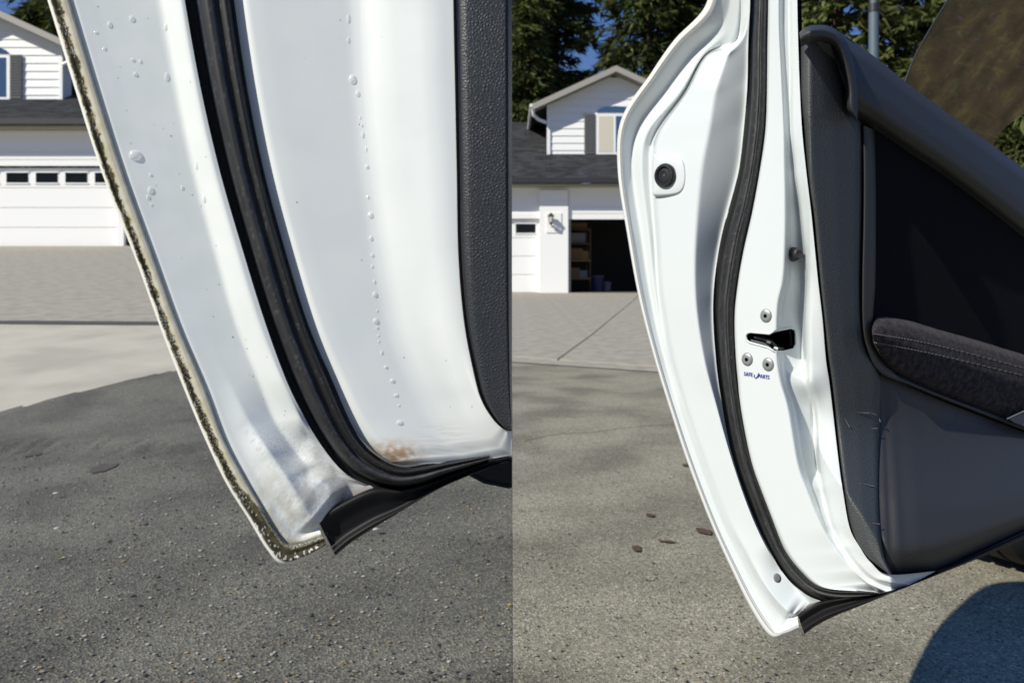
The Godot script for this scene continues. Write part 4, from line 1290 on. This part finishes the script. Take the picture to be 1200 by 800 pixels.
# ---------------------------------------------------------------- other things
func wheel(car: Node3D) -> void:
	var w := Node3D.new()
	w.name = "wheel"
	car.add_child(w)
	w.position = Vector3(1.33, 0.31, -2.0)
	var ax := Vector3(0.55, 0, 0.83).normalized()
	var rx := Vector3.UP.cross(ax).normalized()
	w.basis = Basis(rx, ax.cross(rx), ax)
	obj("tyre", lathe([Vector2(0.2, -0.085), Vector2(0.27, -0.1), Vector2(0.3, -0.092), Vector2(0.31, -0.07), Vector2(0.31, -0.03), Vector2(0.302, -0.028), Vector2(0.302, -0.02), Vector2(0.31, -0.018), Vector2(0.31, 0.018), Vector2(0.302, 0.02), Vector2(0.302, 0.028), Vector2(0.31, 0.03), Vector2(0.31, 0.07), Vector2(0.3, 0.092), Vector2(0.27, 0.1), Vector2(0.2, 0.085)], 60), M["tyre_rubber"], w)
	obj("rim", lathe([Vector2(0.2, 0.085), Vector2(0.19, 0.08), Vector2(0.185, 0.03), Vector2(0.06, 0.05), Vector2(0.0, 0.06)], 40), M["wheel_alloy"], w)
	for k in 5:
		var a := TAU * k / 5
		obj("spoke", tube([Vector3(cos(a) * 0.04, sin(a) * 0.04, 0.07), Vector3(cos(a) * 0.19, sin(a) * 0.19, 0.075)], [0.03, 0.02], 8), M["wheel_alloy"], w)


func glass(car: Node3D) -> void:
	var edge := V([1118,-30, 1111,0, 1094,28, 1080,52, 1069,74, 1060,98, 1045,150, 1060,230, 1130,270, 1150,235, 1158,186, 1168,162, 1180,148, 1200,133, 1240,110, 1260,-30])
	var o := Node3D.new()
	o.name = "window"
	car.add_child(o)
	o.set_meta("label", "window glass behind the belt pad with reflected trees painted in brown")
	var poly := PackedVector2Array(edge)
	var st := new_st()
	var at := func(q: Vector2, back: float): return pt(q.x, q.y, right_depth(q.x, 80) + 0.075 + back)
	var n: Vector3 = (at.call(Vector2(1200, 50), 0.0) - at.call(Vector2(1100, 50), 0.0)).cross(Vector3.DOWN).normalized()
	if n.z < 0: n = -n
	var t := Geometry2D.triangulate_polygon(poly)
	for i in range(0, t.size(), 3):
		for back in [0.0, 0.004]:
			var v := []
			for k in 3:
				v.append(at.call(poly[t[i + k]], back))
			tri(st, v[0], v[1], v[2], n if back == 0.0 else -n)
	var m := st.commit()
	var arr := m.surface_get_arrays(0)
	var uv := PackedVector2Array()
	for v in arr[Mesh.ARRAY_VERTEX]: uv.append(Vector2(v.x * 0.75 + v.y * 0.65, v.y * 0.75 - v.x * 0.65) * 0.9)
	arr[Mesh.ARRAY_TEX_UV] = uv
	var am := ArrayMesh.new()
	am.add_surface_from_arrays(Mesh.PRIMITIVE_TRIANGLES, arr)
	obj("pane", am, M["painted_reflection_glass"], o)
	var et := []
	for i in range(6, -1, -1): et.append(at.call(edge[i], 0.002))
	obj("edge", tube(et, [0.0015, 0.0015, 0.0015, 0.0015, 0.0015, 0.0015, 0.0015], 6), M["smooth_plastic"], o)


func pole() -> void:
	var d := 14.0
	var o := thing("metal_pole", "blue grey metal pole with a dark collar among the trees", "pole", Vector3(6.6, height(6.6, d), -d))
	obj("shaft", tube([Vector3(0, 0, 0), Vector3(0, 5.52, 0)], [0.092, 0.086], 16), M["pole_paint"], o)
	obj("upper_shaft", tube([Vector3(0, 5.5, 0), Vector3(0, 8.5, 0)], [0.066, 0.06], 16), M["pole_paint"], o)
	obj("collar", tube([Vector3(0, 5.46, 0), Vector3(0, 5.6, 0)], [0.102, 0.096], 16), M["lamp_metal"], o)


func car_shadow_block(car: Node3D) -> void:
	var o := Node3D.new()
	o.name = "shadow_block"  # black block added to stand for the shadow of the car on the ground
	car.add_child(o)
	o.position = Vector3(0, 0, -0.56)
	obj("body", slab(PackedVector2Array([Vector2(-0.085, 0.598), Vector2(-0.046, 0.588), Vector2(-0.02, 0.574), Vector2(0.0, 0.5695), Vector2(0.0, 0.605), Vector2(-0.085, 0.605)]), -0.05, 0.0), M["strip_rubber"], o)
	obj("shadow_block_edge", tube([Vector3(-0.083, 0.5975, 0.0), Vector3(-0.046, 0.588, 0.0), Vector3(-0.02, 0.5742, 0.0), Vector3(-0.0015, 0.5705, 0.0)], [0.0015, 0.0015, 0.0015, 0.0015], 8), M["strip_rubber"], o)


func ground_at(px: float, py: float) -> Vector3:
	var lo := 1.0
	var hi := 30.0
	for k in 40:
		var d := (lo + hi) / 2
		var x := (px - 600) * d / FOCAL
		if height(x, d) < EYE - (py - HORIZON) * d / FOCAL: lo = d
		else: hi = d
	var x := (px - 600) * lo / FOCAL
	return Vector3(x, height(x, lo), -lo)


func litter() -> void:
	rng.seed = 5
	# dead leaves on the right asphalt, curled
	for q in [[825, 624, 27, 9, "curled reddish brown dead leaf next to the edge of the right door"], [746, 644, 22, 6, "brown dead leaf lying left of the other leaves on the asphalt"], [782, 636, 22, 4, "thin brown leaf scrap between two dead leaves on the asphalt"], [762, 605, 13, 6, "small brown dead leaf farthest up the asphalt"], [804, 546, 9, 7, "tiny dark leaf crumb beside the hem of the right door"]]:
		var p := ground_at(q[0], q[1])
		var s: float = -p.z / FOCAL
		var pp := PackedVector3Array()
		for i in 7:
			for j in 7:
				var u := i / 6.0 * 2 - 1
				var v := (j / 6.0 * 2 - 1) * sqrt(maxf(0.0, 1.0 - u * u)) * (0.8 + 0.2 * sin(i * 2.1 + q[0]))
				pp.append(Vector3(u * q[2] * s * 0.5, 0.002 + 0.0015 * v * v + 0.001 * absf(u) * (0.5 + 0.5 * sin(q[0] + j)), v * q[3] * s * 0.5 * 2.2))
		var o := obj("dead_leaf", grid(7, 7, pp, PackedVector2Array(), PackedVector2Array(), PackedColorArray(), null, Vector3(0, 9, 0)).mesh, M["leaf_litter"], null, Transform3D(Basis(Vector3.UP, q[0]), p + Vector3(0, 0.002, 0)))
		tag(o, q[4], "leaf", "dead leaves on the right asphalt")
	# pale stones
	for q in [[1163, 713, 5, "pale flat stone lying inside the shadow of the right door"], [1070, 713, 5, "pale pebble on the sunny asphalt under the right door's strip"], [1020, 738, 4, "small white pebble left of the other on the sunny asphalt"], [440, 627, 8, "pale stone on the dark asphalt below the rubber strip"], [66, 626, 7, "white pebble on dark asphalt at the left of the picture"], [65, 584, 7, "pale pebble farther up the dark asphalt at the left"], [645, 763, 5, "pale stone chip on the dry asphalt near the bottom edge"]]:
		var p := ground_at(q[0], q[1])
		var s: float = -p.z / FOCAL * q[2] * 0.5
		var st := new_st()
		var sp := SphereMesh.new()
		sp.radius = 1.0
		sp.height = 1.2
		sp.radial_segments = 9
		sp.rings = 5
		var o := obj("pebble", sp, M["pebble"], null, Transform3D(Basis(Vector3.UP, q[0]).scaled(Vector3(s, s * 0.5, s * 0.9)), p + Vector3(0, s * 0.2 + (0.016 if q[0] < 600 else 0.0), 0)))
		tag(o, q[3], "pebble", "loose pebbles on the asphalt")
	# loose grit: far too fine to count
	for side in [-1, 1]:
		var stone := SphereMesh.new()
		stone.radius = 1.0
		stone.height = 1.5
		stone.radial_segments = 6
		stone.rings = 3
		stone.material = M["grit"]
		var mm := MultiMesh.new()
		mm.transform_format = MultiMesh.TRANSFORM_3D
		mm.use_colors = true
		mm.mesh = stone
		var many := 5200 if side < 0 else 4200
		mm.instance_count = many
		for k in many:
			var d := 1.2 + 2.9 * pow(rng.randf(), 1.4)
			var x: float = rng.randf_range(0.004, 0.75 * d) * side
			var r: float = 0.0011 * pow(rng.randf(), 2.2) * (3.2 if side < 0 else 2.0) + 0.0009
			var b := Basis.from_euler(Vector3(rng.randf() * 0.5, rng.randf() * TAU, 0)).scaled(Vector3(r * rng.randf_range(0.8, 1.5), r * 0.6, r))
			mm.set_instance_transform(k, Transform3D(b, Vector3(x, 0.003 + r * 0.15, -d)))
			var g := rng.randf_range(0.12, 0.40)
			var c := Color(g, g * 0.96, g * 0.82)
			if rng.randf() < 0.08: c = Color(g, g * 0.72, g * 0.30)
			elif rng.randf() < 0.25: c = Color(0.05, 0.05, 0.048)
			mm.set_instance_color(k, c)
		var mi := MultiMeshInstance3D.new()
		mi.name = numbered("grit")
		mi.multimesh = mm
		mi.material_override = M["grit"]
		add_child(mi)
		tag(mi, "fine loose grit and stone chips on the dark asphalt" if side < 0 else "fine loose grit and stone chips on the dry sunny asphalt", "grit", "", "stuff")
	# dark stains on the asphalt with painted shade
	var wob := noise(0.8, FastNoiseLite.TYPE_SIMPLEX, 3, 2)
	for q in [[119, 549, 26, 11], [38, 533, 20, 8]]:
		var p := ground_at(q[0], q[1])
		var s: float = -p.z / FOCAL * q[2] * 0.5
		var st := new_st()
		var ring := []
		for k in 28:
			var a := TAU * k / 28
			var r: float = s * (0.85 + 0.5 * wob.get_noise_2d(cos(a) * 0.7 + q[0], sin(a) * 0.7) + 0.12 * wob.get_noise_2d(cos(a) * 4.0 + q[0], sin(a) * 4.0))
			ring.append(Vector3(cos(a) * r, 0, sin(a) * r * 2.0))
		for k in 28: tri(st, Vector3.ZERO, ring[k], ring[(k + 1) % 28], Vector3.UP)
		var o := obj("oil_stain", st.commit(), M["stain"], null, Transform3D(Basis(), p + Vector3(0, 0.0045, 0)))
		tag(o, "faint brown smudge on the dark asphalt", "", "", "structure")
	# a crack across the dry asphalt
	var cr := []
	var rr := []
	for q in [[614, 517], [640, 511], [660, 508], [690, 507], [720, 503], [755, 499], [800, 497]]:
		cr.append(ground_at(q[0], q[1]) + Vector3(0, 0.0, 0))
		rr.append(0.0018)
	var ck := obj("crack", tube(cr, rr, 5), M["stain"])
	tag(ck, "thin dark crack across the dry asphalt", "", "", "structure")


func _ready() -> void:
	# camera
	var cam := Camera3D.new()
	cam.name = "camera"
	cam.projection = Camera3D.PROJECTION_FRUSTUM
	cam.near = 0.05
	cam.far = 900.0
	cam.size = 0.05 * 2.0 * 400.0 / FOCAL
	cam.frustum_offset = Vector2(0, -0.05 * 70.0 / FOCAL)
	cam.position = Vector3(0, EYE, 0)
	var optics := CameraAttributesPhysical.new()
	optics.frustum_focal_length = 35.0
	optics.exposure_aperture = 17.0
	optics.frustum_focus_distance = 0.68
	optics.frustum_near = 0.05
	optics.frustum_far = 900.0
	cam.attributes = optics
	add_child(cam)
	cam.current = true
	# sky and sun
	var sky := ProceduralSkyMaterial.new()
	sky.sky_top_color = lin(0.08, 0.23, 0.62)
	sky.sky_horizon_color = lin(0.66, 0.72, 0.78)
	sky.sky_curve = 0.09
	sky.ground_bottom_color = lin(0.16, 0.15, 0.13)
	sky.ground_horizon_color = lin(0.3, 0.3, 0.3)
	sky.sun_angle_max = 1.0
	var e := Environment.new()
	e.background_mode = Environment.BG_SKY
	e.sky = Sky.new()
	e.sky.sky_material = sky
	e.background_energy_multiplier = 0.62
	e.tonemap_mode = Environment.TONE_MAPPER_LINEAR
	e.tonemap_exposure = 1.1
	e.sdfgi_enabled = true
	e.ssao_enabled = true
	e.ssil_enabled = true
	var we := WorldEnvironment.new()
	we.name = "world_environment"
	we.environment = e
	add_child(we)
	var sun := DirectionalLight3D.new()
	sun.name = "sun"
	sun.light_energy = 1.58
	sun.light_color = Color(1.0, 0.98, 0.925)
	sun.light_angular_distance = 0.5
	sun.shadow_enabled = true
	add_child(sun)
	sun.look_at_from_position(Vector3.ZERO, Vector3(1.04, -1.0, -0.73))
	materials()
	ground()
	var left_at := Vector3(-15.2, 1.645, -20.45)
	var right_at := Vector3(3.25, 0.39, -22.5)
	house("house", "white gabled house with its wide white garage door closed", left_at, false, -5.0)
	house("house", "white gabled house with one dark garage door open", right_at, true, -4.2)
	lantern(right_at + Vector3(-2.03, 2.07, 0.1))
	garage_stuff(right_at)
	trees()
	pole()
	left_door()
	right_door()
	litter()
